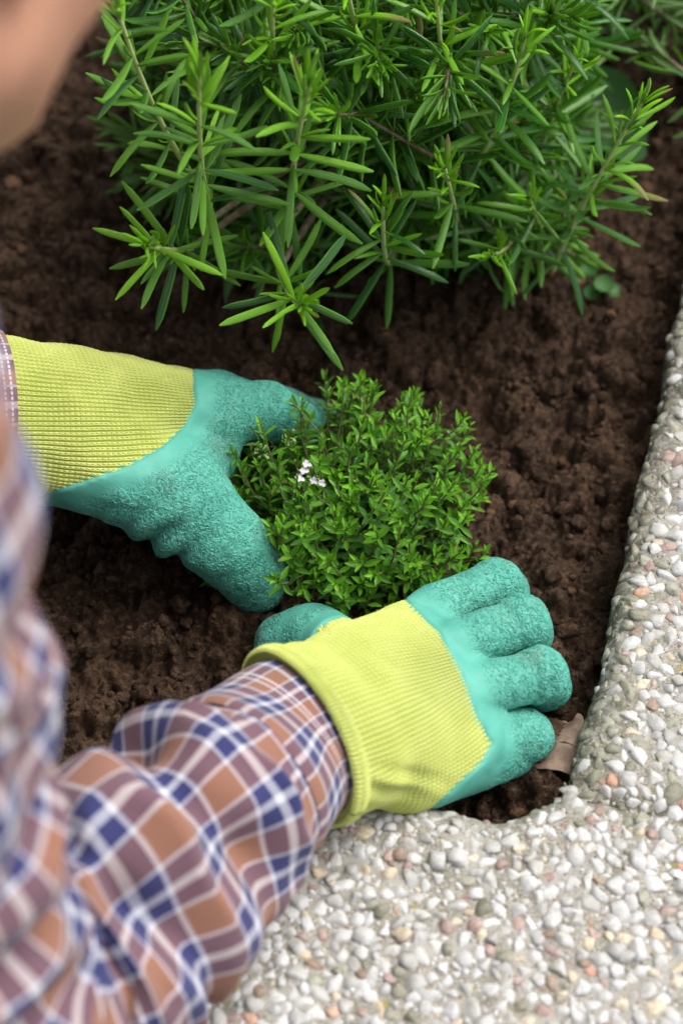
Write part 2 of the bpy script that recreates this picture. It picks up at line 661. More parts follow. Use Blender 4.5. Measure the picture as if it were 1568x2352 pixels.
me = mesh_np('soil', np.stack([GX, GY, SZ], -1).reshape(-1, 3), grid_faces(len(SX), len(SY)))
tag(link('soil', me, mat=M['soil']), kind='structure')


def sheet(name, x0, x1, y0, y1, n, z, amp, mat, hole=None):
    xs, ys = np.linspace(x0, x1, n), np.linspace(y0, y1, n)
    X, Y = np.meshgrid(xs, ys, indexing='ij')
    Z = z + amp * fbm(np.stack([X, Y, 0 * X], -1), 3, 4, 77)
    o = link(name, mesh_np(name, np.stack([X, Y, Z], -1).reshape(-1, 3), grid_faces(n, n)), mat=mat)
    return tag(o, kind='structure')


sheet('outer_soil', -2.2, .36, -.20, 3.2, 220, -.016, .004, M['soil'])
sheet('ground', -60, 60, -60, 60, 240, -.11, .01, M['ground'])

# loose crumbs of soil on the bed: uncountable
def ico(sub):
    import bmesh
    bm = bmesh.new()
    bmesh.ops.create_icosphere(bm, subdivisions=sub, radius=1)
    v = np.array([x.co[:] for x in bm.verts])
    f = np.array([[x.index for x in q.verts] for q in bm.faces])
    bm.free()
    return v, f


ICO1, ICO2, ICO3 = ico(1), ico(2), ico(3)


def rot_rand(rng):
    q = rng.normal(size=4)
    q /= np.linalg.norm(q)
    w, x, y, z = q
    return np.array([[1 - 2 * (y * y + z * z), 2 * (x * y - z * w), 2 * (x * z + y * w)],
                     [2 * (x * y + z * w), 1 - 2 * (x * x + z * z), 2 * (y * z - x * w)],
                     [2 * (x * z - y * w), 2 * (y * z + x * w), 1 - 2 * (x * x + y * y)]])


def crumbs():
    rng = np.random.default_rng(21)
    V, F, Rn, off = [], [], [], 0
    for k in range(9500):
        x, y = rng.uniform(-.42, .22), rng.uniform(-.21, .5)
        r = min(.00095 * (1 - rng.random()) ** -.52, .0055)
        v, f = ICO2 if r > .0022 else ICO1
        p = v @ rot_rand(rng) * rng.uniform(.7, 1.1, 3)
        p = p * (1 + .42 * fbm(v + rng.random(3) * 50, 1.9, 2, 3)[:, None])
        V.append(p * r + np.array([x, y, soil_z(x, y) + r * .35]))
        F.append(f + off)
        Rn.append(np.full(len(v), rng.random()))
        off += len(v)
    o = link('soil_crumbs', mesh_np('soil_crumbs', np.concatenate(V), np.concatenate(F), attrs={'rnd': np.concatenate(Rn)}), mat=M['soil'])
    tag(o, kind='stuff')
    o['label'] = 'loose crumbs of damp brown soil'


crumbs()

# ------------------------------------------------------------------ kerbs of exposed-aggregate concrete
KH = .042
K0 = np.array([.104, -.199])
KD = nrm(np.array([.083, .324]))
KN = np.array([KD[1], -KD[0]])


def kerb_profile(w, seed_pts):
    """surface drop for distance w from the inner edge"""
    r = .014
    t = np.clip(w / r, 0, 1)
    return -r * (1 - np.sqrt(np.clip(1 - (1 - t) ** 2, 0, 1)))


def smooth_(x):
    return x * x * (3 - 2 * x)


def kerb_right(s, w):
    j = .0025 * fbm(np.stack([s, w * 0, w * 0 + 3], -1), 40, 3, 5)
    xy = K0 + KD * s[..., None] + KN * (w + j * np.exp(-w / .01))[..., None]
    z = KH + kerb_profile(w, None) - .0045 * np.exp(-(s / .006) ** 2) * np.clip(w / .01, 0, 1) + .0018 * fbm(np.stack([xy[..., 0], xy[..., 1], 0 * s], -1), 60, 3, 8)
    return np.concatenate([xy, z[..., None]], -1)


def kerb_front(s, w):
    """s: x coordinate, w: distance from the bed towards the viewer"""
    ye = np.where(s < K0[0], K0[1] + 0.002 - .0095 * smooth_(np.clip((s - .005) / .080, 0, 1)), K0[1] + .002 + (s - K0[0]) * KN[1] / KN[0] + .0005)
    ye = ye + .0025 * fbm(np.stack([s, w * 0, w * 0 + 9], -1), 40, 3, 6) * (1 - np.clip((s - K0[0]) / .006, 0, 1))
    fil = np.clip((s - K0[0] + .030) / .030, 0, 1) ** 1.25 * np.clip((K0[0] + .008 - s) / .006, 0, 1)
    ye = ye + .0095 * fil * np.exp(-w / .03)
    past = np.clip((s - K0[0] - .004) / .012, 0, 1)
    z = KH + kerb_profile(w, None) * (1 - past) - .0045 * past * np.exp(-(w / .006) ** 2) + .0018 * fbm(np.stack([s, ye - w, 0 * s], -1), 60, 3, 8)
    return np.stack([s, ye - w, z], -1)


def build_kerb(name, fn, s0, s1, ns, wid, label, vis, seed, mossy):
    root = thing(name, label, 'kerb', tuple(fn(np.array([(s0 + s1) / 2]), np.array([wid / 2]))[0] * [1, 1, 0] + [0, 0, -.1]))
    ws = np.concatenate([[0], np.linspace(0.0004, .014, 10), np.linspace(.016, wid, int(wid / .003)), [wid]])
    ss = np.linspace(s0, s1, ns)
    S, W = np.meshgrid(ss, ws, indexing='ij')
    V = fn(S, W)
    V[:, 0, 2] = -.1
    V[:, 1, 2] = KH - .012
    V[:, -1, 2] = -.1
    moss = np.exp(-W / (.016 if mossy else .009)) * (1 if mossy else .6)
    if mossy:
        moss = np.maximum(moss, np.exp(-S / .010))
    f = grid_faces(len(ss), len(ws))[:, ::-1]
    v1 = V.reshape(-1, 3)
    # end caps: fan of quads from the end rows down to the base
    caps = []
    extra = []
    o = len(v1)
    for row, flip in ((0, False), (len(ss) - 1, True)):
        top = row * len(ws) + np.arange(len(ws))
        low = V[row].copy()
        low[:, 2] = -.1
        extra.append(low)
        q = np.stack([top[:-1], top[1:], o + np.arange(1, len(ws)), o + np.arange(0, len(ws) - 1)], -1)
        caps.append(q[:, ::-1] if flip else q)
        o += len(ws)
    allv = np.concatenate([v1] + extra)
    mm = np.concatenate([moss.ravel(), np.full(o - len(v1), .3)])
    if fn is kerb_front:
        f = f[:, ::-1]
        caps = [c[:, ::-1] for c in caps]
        f = f[:, ::-1]
    me = mesh_np('concrete', allv, np.concatenate([f] + caps), attrs={'moss': mm})
    link('concrete', me, root, M['cement'])
    # pebbles: saturated packing, large first, on a clearance map
    rng = np.random.default_rng(seed)
    a0, a1 = vis
    res = .0006
    na, nb_ = int((a1 - a0) / res), int((wid - .006) / res)
    clear = np.full((na, nb_), .004, np.float32)
    gi, gj = np.meshgrid(np.arange(-24, 25), np.arange(-24, 25), indexing='ij')
    gd = np.hypot(gi, gj) * res
    out = []
    pat = vnoise(np.stack(np.meshgrid(np.arange(na) * res, np.arange(nb_) * res, [seed * 3.1], indexing='ij'), -1)[:, :, 0], 26, 5)
    for rlo, rhi, cap in ((.0046, .0058, 420), (.0037, .0046, 1500), (.0029, .0037, 2600), (.0021, .0029, 3200), (.0014, .0021, 2600)):
        cand = np.argwhere(clear > rlo * .80)
        cand = cand[rng.permutation(len(cand))]
        cnt = 0
        for i, j in cand:
            c0 = clear[i, j]
            if c0 <= rlo * .80:
                continue
            if pat[i, j] > .42 and rng.random() < .75:
                continue
            r = min(rng.uniform(rlo, rhi), c0 / .80 if c0 < .0039 else 1)
            out.append((a0 + i * res, .0008 + j * res, r))
            i0, i1, j0, j1 = max(i - 24, 0), min(i + 25, na), max(j - 24, 0), min(j + 25, nb_)
            sub = clear[i0:i1, j0:j1]
            np.minimum(sub, gd[i0 - i + 24:i1 - i + 24, j0 - j + 24:j1 - j + 24] - r * .80, out=sub)
            cnt += 1
            if cnt >= cap:
                break
    out = np.array(out)
    pos = fn(out[:, 0], out[:, 1])
    e = 1e-3
    ds = fn(out[:, 0] + e, out[:, 1]) - pos
    dw = fn(out[:, 0], out[:, 1] + e) - fn(out[:, 0], np.maximum(out[:, 1] - e, 0))
    nn = nrm(np.cross(ds, dw))
    nn = np.where(nn[:, 2:3] < 0, -nn, nn)
    u, v, dep = proj(pos)
    seen = (u > -20) & (u < 1588) & (v > -20) & (v < 2372)
    if fn is kerb_front:      # the sleeve and glove hide some
        hid = (u < 800) & (v < 2352 - (u - 400) * 1.3) & (v < 2360)
        seen &= ~hid
    score = np.where(seen, out[:, 2] / dep, 0)
    top = set(np.argsort(-score)[:300][score[np.argsort(-score)[:300]] > 0].tolist())
    kinds = ['white', 'grey', 'pink', 'tan', 'brown', 'salmon', 'lichen']
    V, F, Rn, Mo, Ms, off = [], [], [], [], [], 0
    for k in range(len(out)):
        s, w, r = out[k]
        kp = [.57, .28, .055, .06, .025, .01] if not mossy else [.52, .30, .09, .045, .025, .02]
        kd = rng.choice(6, p=kp)
        edge = math.exp(-w / .012) * (1 if mossy else .4)
        if mossy and w < .020 and rng.random() < .78 * math.exp(-max(0, w - .009) / .007): kd = 6
        if not mossy and w < .008 and rng.random() < .5: kd = 6
        if rng.random() < (.13 + .5 * math.exp(-s / .008) if mossy else .05): kd = 6
        z = nrm(nn[k] + rng.normal(size=3) * .16)
        x = nrm(np.cross(z, rng.normal(size=3)))
        y = np.cross(z, x)
        el = rng.uniform(1.0, 1.32)
        R = np.stack([x * r * el, y * r / el ** .5, z * r * rng.uniform(.62, .85)], -1)
        c = pos[k] - nn[k] * r * (rng.uniform(.16, .42) + .25 * math.exp(-w / .008))
        vi = rng.integers(len(PEB))
        if k in top:
            ob = bpy.data.objects.new('pebble', PEB[vi])
            COL.objects.link(ob)
            mw = Matrix(((*R[0], c[0]), (*R[1], c[1]), (*R[2], c[2]), (0, 0, 0, 1)))
            ob.parent = root
            ob.matrix_parent_inverse = Matrix.Translation(-root.location)
            ob.matrix_basis = mw
            ob.material_slots[0].link = 'OBJECT'
            ob.material_slots[0].material = M[kinds[kd]]
        else:
            vv, ff = (PEB_HI if seen[k] and r > .0021 else PEB_LOW)[vi]
            V.append(vv @ R.T + c)
            F.append(ff + off)
            Rn.append(np.full(len(vv), rng.random()))
            Mo.append(np.full(len(vv), edge))
            Ms.append(np.full(len(ff), kd))
            off += len(vv)
    me = mesh_np('pebbles', np.concatenate(V), np.concatenate(F), attrs={'rnd': np.concatenate(Rn), 'moss': np.concatenate(Mo)})
    for kd in kinds:
        me.materials.append(M[kd])
    me.polygons.foreach_set('material_index', np.concatenate(Ms).astype(np.int32))
    tag(link('small_pebbles', me, root), kind='stuff')
    return root


def make_pebbles():
    rng = np.random.default_rng(3)
    hi, lo = [], []
    for k in range(16):
        planes = [(nrm(rng.normal(size=3)), rng.uniform(.40, .74)) for _ in range(9)]
        sd = rng.random(3) * 40
        for (v, f), store in ((ICO2, hi), (ICO1, lo)):
            p = v.copy()
            for n, o in planes:
                d = p @ n
                p = np.where((d > o)[:, None], p - (d - o)[:, None] * n, p)
            p = p * (1 + .08 * fbm(v + sd, 1.4, 2, 5)[:, None]) * 1.26
            store.append((p, f))
    meshes = []
    for p, f in hi:
        me = mesh_np('pebble', p, f, smooth=len(meshes) % 2 == 0)
        me.materials.append(M['white'])
        meshes.append(me)
    return meshes, lo, hi


PEB, PEB_LOW, PEB_HI = make_pebbles()
build_kerb('kerb_stone', kerb_right, .0005, 1.1, 420, .20,
           'pale kerb stone running up the right side of the planting bed', (.002, .50), 31, True)
build_kerb('kerb_stone', kerb_front, -.75, .52, 420, .20,
           'white pebbled kerb stone along the bottom, under the plaid sleeve', (-.36, .32), 32, False)

# ------------------------------------------------------------------ gloves
def polydist(u, v, line):
    """signed distance to a polyline; positive on the right-hand side of its direction (screen coords, v down)"""
    best = np.full(u.shape, 1e9)
    sg = np.ones(u.shape)
    for (x0, y0), (x1, y1) in zip(line[:-1], line[1:]):
        dx, dy = x1 - x0, y1 - y0
        t = np.clip(((u - x0) * dx + (v - y0) * dy) / (dx * dx + dy * dy), 0, 1)
        d = np.hypot(u - x0 - t * dx, v - y0 - t * dy)
        s = np.sign((u - x0) * dy - (v - y0) * dx)
        m = d < best
        best = np.where(m, d, best)
        sg = np.where(m, s, sg)
    return best * sg


def smooth01(x):
    x = np.clip(x, 0, 1)
    return x * x * (3 - 2 * x)


def ring_of(field, c, x, y, n=96, r0=.012, r1=.07):
    th = np.linspace(0, 2 * math.pi, n, endpoint=False)
    out = []
    rs = np.linspace(r0, r1, 240)
    for t in th:
        d = x * math.cos(t) + y * math.sin(t)
        s = field.sample(c + rs[:, None] * d)
        w = np.argmax(s > 0)
        out.append(rs[w])
    out = np.array(out)
    for _ in range(n // 20):
        out = (np.roll(out, 1) + out * 2 + np.roll(out, -1)) / 4
    return th, out


def sweep_ring(c, x, y, th, rad, prof, nrm_axis):
    """closed ring with a round cross-section; prof = list of (radial, axial)"""
    d = np.cos(th)[:, None] * x + np.sin(th)[:, None] * y
    V = np.stack([c + d * (rad + pr)[:, None] + nrm_axis * pa for pr, pa in prof], 1)
    return V


def build_glove(person, name, field, line, wrist, axis, cross, back, thumb_d, wale, course, label, crease=None):
    v, f = field.surface()
    n = vnormals(v, f)
    if crease is not None:
        v = v + n * crease(v)[:, None]
        n = vnormals(v, f)
    u_, v_, dep = proj(v)
    phi = polydist(u_, v_, line) / FPX * dep             # metres on the glove, >0 latex
    if thumb_d is not None:
        phi = np.maximum(phi, thumb_d(v))
    rel = v - wrist
    s, c, h = rel @ axis, rel @ cross, rel @ back
    ang = np.arctan2(c, h * 1.25 + .012)
    uv = np.stack([ang * wale, s / course], -1)
    zsoil = smooth01((.050 - v[:, 2]) / .048)
    root = link(name, None, person)
    WLOC[root.name] = tuple(wrist)
    root.location = wrist
    root.matrix_parent_inverse = Matrix.Translation(-Vector(parent_world(person)))
    root['label'] = label

    def sub(nm, keep, off, mat, extra):
        kf = keep[f].all(1)
        ff = f[kf]
        used = np.unique(ff)
        mp = np.full(len(v), -1)
        mp[used] = np.arange(len(used))
        vv = (v + n * off[:, None])[used]
        me = mesh_np(nm, vv, mp[ff], uv=uv[used], attrs={k: a[used] for k, a in extra.items()})
        ob = link(nm, me, root, mat)
        ss = ob.modifiers.new('smooth', 'SUBSURF')
        ss.levels = 0
        ss.render_levels = 2
        return ob
    sub('knit_back', phi < .004, np.zeros(len(v)), M['knit'], {'soiled': zsoil * 0})
    off = -.0012 + .0020 * smooth01((phi + .0014) / .0022)
    crk = smooth01((phi - .005) / .010)
    sub('latex_coating', phi > -.0022, off, M['latex'], {'crinkle': crk, 'soiled': zsoil})
    return root


# --- right glove (near hand): joints as (u, v, height)
PERSON_AT = (-.5, -.5, -.1)
person = thing('person', 'person in plaid shirt and gardening gloves leaning in from the left', 'person', PERSON_AT)

R0 = P(690, 1690, .088)                                        # centre of the cuff opening
RB = nrm(P(800, 1870, .078) - P(565, 1515, .092))              # across the wrist, thumb side to little-finger side
mc = {'i': P(985, 1408, .056), 'm': P(1040, 1488, .063), 'r': P(1080, 1588, .059), 'p': P(1088, 1690, .047)}
RA = nrm((mc['m'] + mc['r']) / 2 - R0)
RB = nrm(RB - RA * (RB @ RA))
RN = np.cross(RA, RB)
if RN[2] < 0: RN = -RN
fr = Field([-.085, -.275, -.025], [.13, -.055, .14], .0014)
for k, o, r0, r1 in (('i', -.0155, .0265, .0120), ('m', -.006, .030, .0124), ('r', .006, .030, .0124), ('p', .0155, .0262, .0118)):
    st_ = R0 + RB * o - RA * .02
    fr.cone(st_, mc[k] + RA * .005 - RN * .003, r0, r1 - .001, .018)
fr.cone(R0 + RB * .012 + RA * .03, mc['p'] - RN * .008, .026, .013, .015)
fr.cone(P(925, 1765, .052), P(1165, 1722, .026), .021, .0125, .014)
pip = {'i': (P(1140, 1340, .037), .0110), 'm': (P(1199, 1430, .056), .0115), 'r': (P(1241, 1550, .050), .0117), 'p': (P(1206, 1690, .032), .0110)}
dip = {'i': P(1160, 1358, .018), 'm': P(1212, 1452, .028), 'r': P(1252, 1574, .024), 'p': P(1210, 1708, .014)}
tip = {'i': P(1160, 1382, .003), 'm': P(1206, 1480, .003), 'r': P(1240, 1596, .001), 'p': P(1200, 1722, -.004)}
for k in 'imrp':
    p, r = pip[k]
    fg = Field(fr.lo, fr.lo + fr.h * (fr.n - 1), fr.h)
    fg.cone(mc[k], (mc[k] * .45 + p * .55), r * 1.06, r * .93, .003, .02)
    fg.cone((mc[k] * .45 + p * .55), p, r * .93, r * 1.05, .003, .02)
    fg.cone(p, dip[k], r * .99, r * .92, .004, .02)
    fg.cone(dip[k], tip[k], r * .92, r * .85, .004, .02)
    near = np.linalg.norm(fr.pts() - mc[k], axis=-1)
    kk = .0010 + .006 * np.clip(1 - near / .016, 0, 1)
    a, d = fr.a, fg.a
    h_ = np.clip(.5 + .5 * (a - d) / kk, 0, 1)
    fr.a = (a + (d - a) * h_ - kk * h_ * (1 - h_)).astype(np.float32)
TH = [(P(800, 1520, .045), .020), (P(715, 1475, .026), .0165), (P(650, 1478, .020), .0138)]
for (a, ra), (b, rb) in zip(TH[:-1], TH[1:]):
    fr.cone(a, b, ra, rb, .008)
g = fr.pts()
fr.a = np.maximum(fr.a, (R0 - g) @ RA).astype(np.float32)
del g


def thumb_r(v):
    d = np.minimum(cone_d(v, TH[0][0], TH[1][0], TH[0][1], TH[1][1]), cone_d(v, TH[1][0], TH[2][0], TH[1][1], TH[2][1]))
    t = (v - TH[0][0]) @ nrm(TH[2][0] - TH[0][0])
    return np.minimum((.004 - d) * 4, t - .012)


def crease_r(v):
    u_, v_, d_ = proj(v)
    a = np.exp(-(((u_ - 900) / 90) ** 2 + ((v_ - 1800) / 40) ** 2))
    w = .0016 * a * np.sin((v_ - .25 * u_) / 9.5)
    s = (v - R0) @ RA
    w = w + .0010 * fbm(v, 45, 2, 91) * smooth01((.09 - s) / .05) + .0011 * fbm(v, 75, 2, 33) * smooth01((s - .07) / .02)
    for k in 'imrp':                                       # creases over each knuckle
        d = np.linalg.norm(v - pip[k][0], axis=-1)
        t = (v - pip[k][0]) @ nrm(pip[k][0] - mc[k])
        w = w + .0005 * np.exp(-(d / .017) ** 2) * np.sin(t / .0011)
    # deep fold between cuff and back of the hand
    b = np.exp(-((s - .030 - .10 * ((v - R0) @ RB)) / .007) ** 2)
    return w - .0016 * b


glove_r = build_glove(person, 'glove', fr, [(870, 1180), (905, 1310), (930, 1375), (1010, 1452), (1062, 1545), (1100, 1650), (1132, 1708), (1108, 1752), (1010, 1842), (930, 1910), (800, 1960)],
                      R0, RA, RB, RN, thumb_r, 18.0, .0026, 'nearer glove with four knuckles showing, pressed on the soil', crease_r)
thr, radr = ring_of(fr, R0 + RA * .0015, RB, RN, 260)
prof = [(.0022 * math.cos(a) + .0004, .0048 * math.sin(a)) for a in np.linspace(0, 2 * math.pi, 17)]
V = sweep_ring(R0 + RA * .003, RB, RN, thr, radr, prof, RA)
V = V + .0006 * fbm(V, 120, 2, 5)[..., None] * RN
uv = np.stack([np.repeat(thr[:, None] * 18, 17, 1), np.repeat(np.linspace(0, 6, 17)[None], len(thr), 0)], -1).reshape(-1, 2)
rim = link('cuff_rim', mesh_np('cuff_rim', V.reshape(-1, 3), grid_faces(len(thr), 17, True)[:, ::-1], uv=uv, attrs={'soiled': np.zeros(V.shape[0] * 17)}), glove_r, M['knit'])
md = rim.modifiers.new('smooth', 'SUBSURF')
md.levels = 0
md.render_levels = 2

# --- left glove (far hand)
L0 = P(-40, 945, .108)
li = [(P(495, 945, .074), .0160), (P(612, 942, .060), .0132), (P(675, 975, .034), .0118), (P(695, 1000, .010), .0105)]
lm = [(P(505, 938, .050), .0165), (P(618, 945, .034), .0130), (P(685, 975, .008), .0115)]
lr = [(P(490, 945, .032), .0160), (P(640, 950, .012), .0128), (P(740, 975, -.004), .0110)]
lp = [(P(450, 965, .018), .0150), (P(580, 985, .002), .0120)]
LT = [(P(170, 1040, .092), .026), (P(400, 1135, .070), .0225), (P(510, 1240, .052), .0188), (P(588, 1335, .024), .0150)]
LA = nrm(li[0][0] - L0)
fl = Field([-.205, -.115, -.035], [.04, .105, .155], .0014)
fl.cone(L0, li[0][0], .035, .0165, .02)
fl.cone(L0, lm[0][0], .032, .017, .02)
fl.cone(L0 - np.array([0, 0, .008]), lr[0][0], .030, .016, .02)
fl.cone(L0 - np.array([0, 0, .010]), lp[0][0], .028, .015, .02)
fl.cone(LT[0][0], LT[1][0], LT[0][1], LT[1][1], .022)
fl.cone(LT[1][0], LT[2][0], LT[1][1], LT[2][1], .012)
fl.cone(LT[2][0], LT[3][0], LT[2][1], LT[3][1], .006)
fl.cone(P(420, 1030, .066), P(480, 1050, .058), .013, .012, .02)     # web of the thumb
for ch in (li, lm, lr, lp):
    for (a, ra), (b, rb) in zip(ch[:-1], ch[1:]):
        fl.cone(a, b, ra, rb, .006)
g = fl.pts()
fl.a = np.maximum(fl.a, (L0 + LA * .0 - g) @ LA).astype(np.float32)
del g
LN = nrm(np.array([0, -.25, 1.0]) - LA * (np.array([0, -.25, 1.0]) @ LA))
LB = np.cross(LN, LA)


def crease_l(v):
    u_, v_, d_ = proj(v)
    q = (u_ - 385) * .62 + (v_ - 1235) * .78                   # along the thumb
    p = -(u_ - 385) * .78 + (v_ - 1235) * .62                  # towards the underside
    m = np.exp(-(q / 70) ** 2) * smooth01((p + 95) / 110)
    w = .0030 * m * np.sin(q / 10.5 + .5 * np.sin(p / 30))
    s = (v - L0) @ LA
    w = w + .0012 * fbm(v, 40, 2, 17) * smooth01((.12 - s) / .06) + .0010 * fbm(v, 70, 2, 27)
    return w


glove_l = build_glove(person, 'glove', fl, [(440, 700), (446, 868), (450, 930), (430, 975), (370, 1030), (290, 1075), (200, 1105), (130, 1128), (20, 1170), (-60, 1200)],
                      L0, LA, LB, LN, None, 22.0, .0026, 'farther glove with the thumb curled round the small herb', crease_l)


# ------------------------------------------------------------------ shirt
def spline(pts, n):
    pts = np.asarray(pts, float)
    q = np.concatenate([[2 * pts[0] - pts[1]], pts, [2 * pts[-1] - pts[-2]]])
    out = []
    for i in range(len(pts) - 1):
        p0, p1, p2, p3 = q[i:i + 4]
        for t in np.linspace(0, 1, 40, endpoint=False):
            out.append(.5 * ((2 * p1) + (-p0 + p2) * t + (2 * p0 - 5 * p1 + 4 * p2 - p3) * t * t + (-p0 + 3 * p1 - 3 * p2 + p3) * t ** 3))
    out.append(pts[-1])
    out = np.array(out)
    d = np.concatenate([[0], np.cumsum(np.linalg.norm(np.diff(out[:, :3], axis=0), axis=1))])
    s = np.linspace(0, d[-1], n)
    return np.stack([np.interp(s, d, out[:, k]) for k in range(out.shape[1])], -1), s


def tube(path, rad_fn, x0, n_th=120):
    """path (n,3); rad_fn(i, s, th) -> radii ; returns grid verts (n_th, n, 3), th, s"""
    n = len(path)
    T = nrm(np.gradient(path, axis=0))
    x = nrm(x0 - T[0] * (x0 @ T[0]))
    xs = []
    for i in range(n):
        x = nrm(x - T[i] * (x @ T[i]))
        xs.append(x)
    X = np.array(xs)
    Y = np.cross(T, X)
    s = np.concatenate([[0], np.cumsum(np.linalg.norm(np.diff(path, axis=0), axis=1))])
    th = np.linspace(0, 2 * math.pi, n_th)
    TH_, S_ = np.meshgrid(th, s, indexing='ij')
    R = rad_fn(TH_, S_)
    V = path[None] + (np.cos(TH_)[..., None] * X[None] + np.sin(TH_)[..., None] * Y[None]) * R[..., None]
    return V, TH_, S_, X, Y, T


SH_R = np.array([-.160, -.338, .446])
EL_R = np.array([-.140, -.352, .142])
SH_L = np.array([-.335, -.02, .43])
EL_L = np.array([-.43, -.03, .235])
HIPS = np.array([-.66, -.58, .26])

shirt_root = link('shirt', None, person)
WLOC[shirt_root.name] = (-.4, -.3, .4)
shirt_root.location = (-.4, -.3, .4)
shirt_root['label'] = 'orange, navy and white plaid cotton shirt'

# right sleeve: cuff band, then gathered forearm, elbow, upper arm
fa = nrm(EL_R - R0)
pr, sr = spline([R0 + RA * .005, R0 - RA * .006 + fa * .006, R0 + fa * .05, R0 + fa * .12, EL_R + np.array([.006, .014, -.012]), EL_R + np.array([-.022, -.02, .05]),
                 (EL_R + SH_R) / 2 + np.array([-.012, -.01, 0]), SH_R, SH_R + np.array([-.05, .05, .05]), SH_R + np.array([-.11, .10, .05])], 360)


def fold_wave(TH_, S_, amp, lam, seed, spiral=.6):
    q = np.stack([np.cos(TH_) * 1.2, np.sin(TH_) * 1.2, S_ / .05], -1)
    ph = S_ / lam * 2 * math.pi + spiral * np.sin(TH_ + seed) + .9 * np.sin(2 * TH_ + seed * 1.7) * .5 + 2.2 * fbm(q, .55, 2, seed)
    w = np.sin(ph) + .35 * np.sin(2 * ph + 1.1)
    rid = 1 - np.abs(fbm(q * np.array([1, 1, 1.5]) + 7, .8, 2, seed + 21)) * 3.0       # sharper diagonal creases
    return amp * (.62 * w * (.6 + .6 * fbm(q, .8, 2, seed + 3)) + .75 * rid)


def ring_at(TH_):
    sgn = 1.0 if np.cross(-RA, RB) @ RN > 0 else -1.0
    return np.interp((TH_ * sgn) % (2 * math.pi), np.append(thr, 2 * math.pi), np.append(radr, radr[0]))


def rad_sleeve_r(TH_, S_):
    base = np.interp(S_, [0, .012, .05, .10, .16, .22, .30, .45, .56, .62, .7], [.036, .0385, .043, .049, .057, .065, .066, .063, .068, .066, .055])
    gath = smooth01((S_ - .040) / .03)
    w = fold_wave(TH_, S_, .0088, .050, 4) * gath * np.interp(S_, [0, .1, .24, .4, .6], [.6, 1, 1.2, .8, .5])
    w2 = .006 * fbm(np.stack([np.cos(TH_), np.sin(TH_), S_ / .06], -1), .9, 3, 14) * gath
    k = smooth01((S_ - .014) / .040)
    return (ring_at(TH_) * .87) * (1 - k) + base * k + w + w2


Vr, THr, Sr, Xr, Yr, Tr = tube(pr, rad_sleeve_r, RB, 150)
uvr = np.stack([THr * .050, Sr + .012], -1)
link('sleeve', mesh_np('sleeve', Vr.reshape(-1, 3), grid_faces(Vr.shape[0], Vr.shape[1]), uv=uvr.reshape(-1, 2)), shirt_root, M['plaid'])
# cuff band of that sleeve, 1.5 mm proud
nb = int(np.argmax(sr > .052))


def rad_cuff_r(TH_, S_):
    k = smooth01((S_ - .014) / .040)
    return (ring_at(TH_) * .90) * (1 - k) + .0452 * k + np.interp(S_, [.046, .052], [0, -.002]) + .0012 * fbm(np.stack([np.cos(TH_), np.sin(TH_), S_ / .04], -1), 1.1, 2, 71) * k


Vc, THc, Sc, *_ = tube(pr[:nb], rad_cuff_r, RB, 120)
uvc = np.stack([THc * .046, Sc - .0125], -1)
link('sleeve_cuff', mesh_np('sleeve_cuff', Vc.reshape(-1, 3), grid_faces(Vc.shape[0], Vc.shape[1]), uv=uvc.reshape(-1, 2)), shirt_root, M['plaid_cuff'])

# left sleeve
Lw = L0 + LA * .0085
pl, sl = spline([Lw, Lw - LA * .03, Lw - LA * .08 + np.array([0, 0, .012]), EL_L, (EL_L + SH_L) / 2, SH_L, SH_L + np.array([-.02, -.07, .05])], 160)


def rad_sleeve_l(TH_, S_):
    base = np.interp(S_, [0, .03, .12, .25, .45], [.0405, .042, .05, .058, .06])
    return base + fold_wave(TH_, S_, .004, .04, 9) * smooth01((S_ - .05) / .03)


Vl, THl, Sl, *_ = tube(pl, rad_sleeve_l, LN, 90)
link('sleeve', mesh_np('sleeve', Vl.reshape(-1, 3), grid_faces(Vl.shape[0], Vl.shape[1]), uv=np.stack([THl * .042 + .012, Sl], -1).reshape(-1, 2)), shirt_root, M['plaid_cuff'])

# trunk of the shirt
NECK = (SH_R + SH_L) / 2 + np.array([-.0, .0, .055])
ft = Field([-.95, -.85, .0], [0, .15, .62], .007)
ft.cone(SH_R + np.array([-.045, .055, .0]), SH_L + np.array([.0, -.05, .0]), .066, .066, .03)
CH = (SH_R + SH_L) / 2 + nrm(HIPS - (SH_R + SH_L) / 2) * .13
ax_t = nrm(HIPS - CH)
sd = nrm(SH_L - SH_R)
for o in (-.06, .06):
    ft.cone(CH + sd * o, HIPS + sd * o * .8, .115, .105, .05)
    ft.cone((SH_R + SH_L) / 2 + sd * o + np.array([-.03, -.02, 0]), CH + sd * o, .075, .115, .05)
vt, qt = ft.surface()
nt_ = vnormals(vt, qt)
vt = vt + nt_ * (.006 * fbm(vt, 9, 3, 4))[:, None]
rel = vt - CH
uvt = np.stack([np.arctan2(rel @ sd, rel @ np.cross(ax_t, sd)) * .13, rel @ ax_t], -1)
link('trunk', mesh_np('trunk', vt, qt, uv=uvt), shirt_root, M['plaid'])

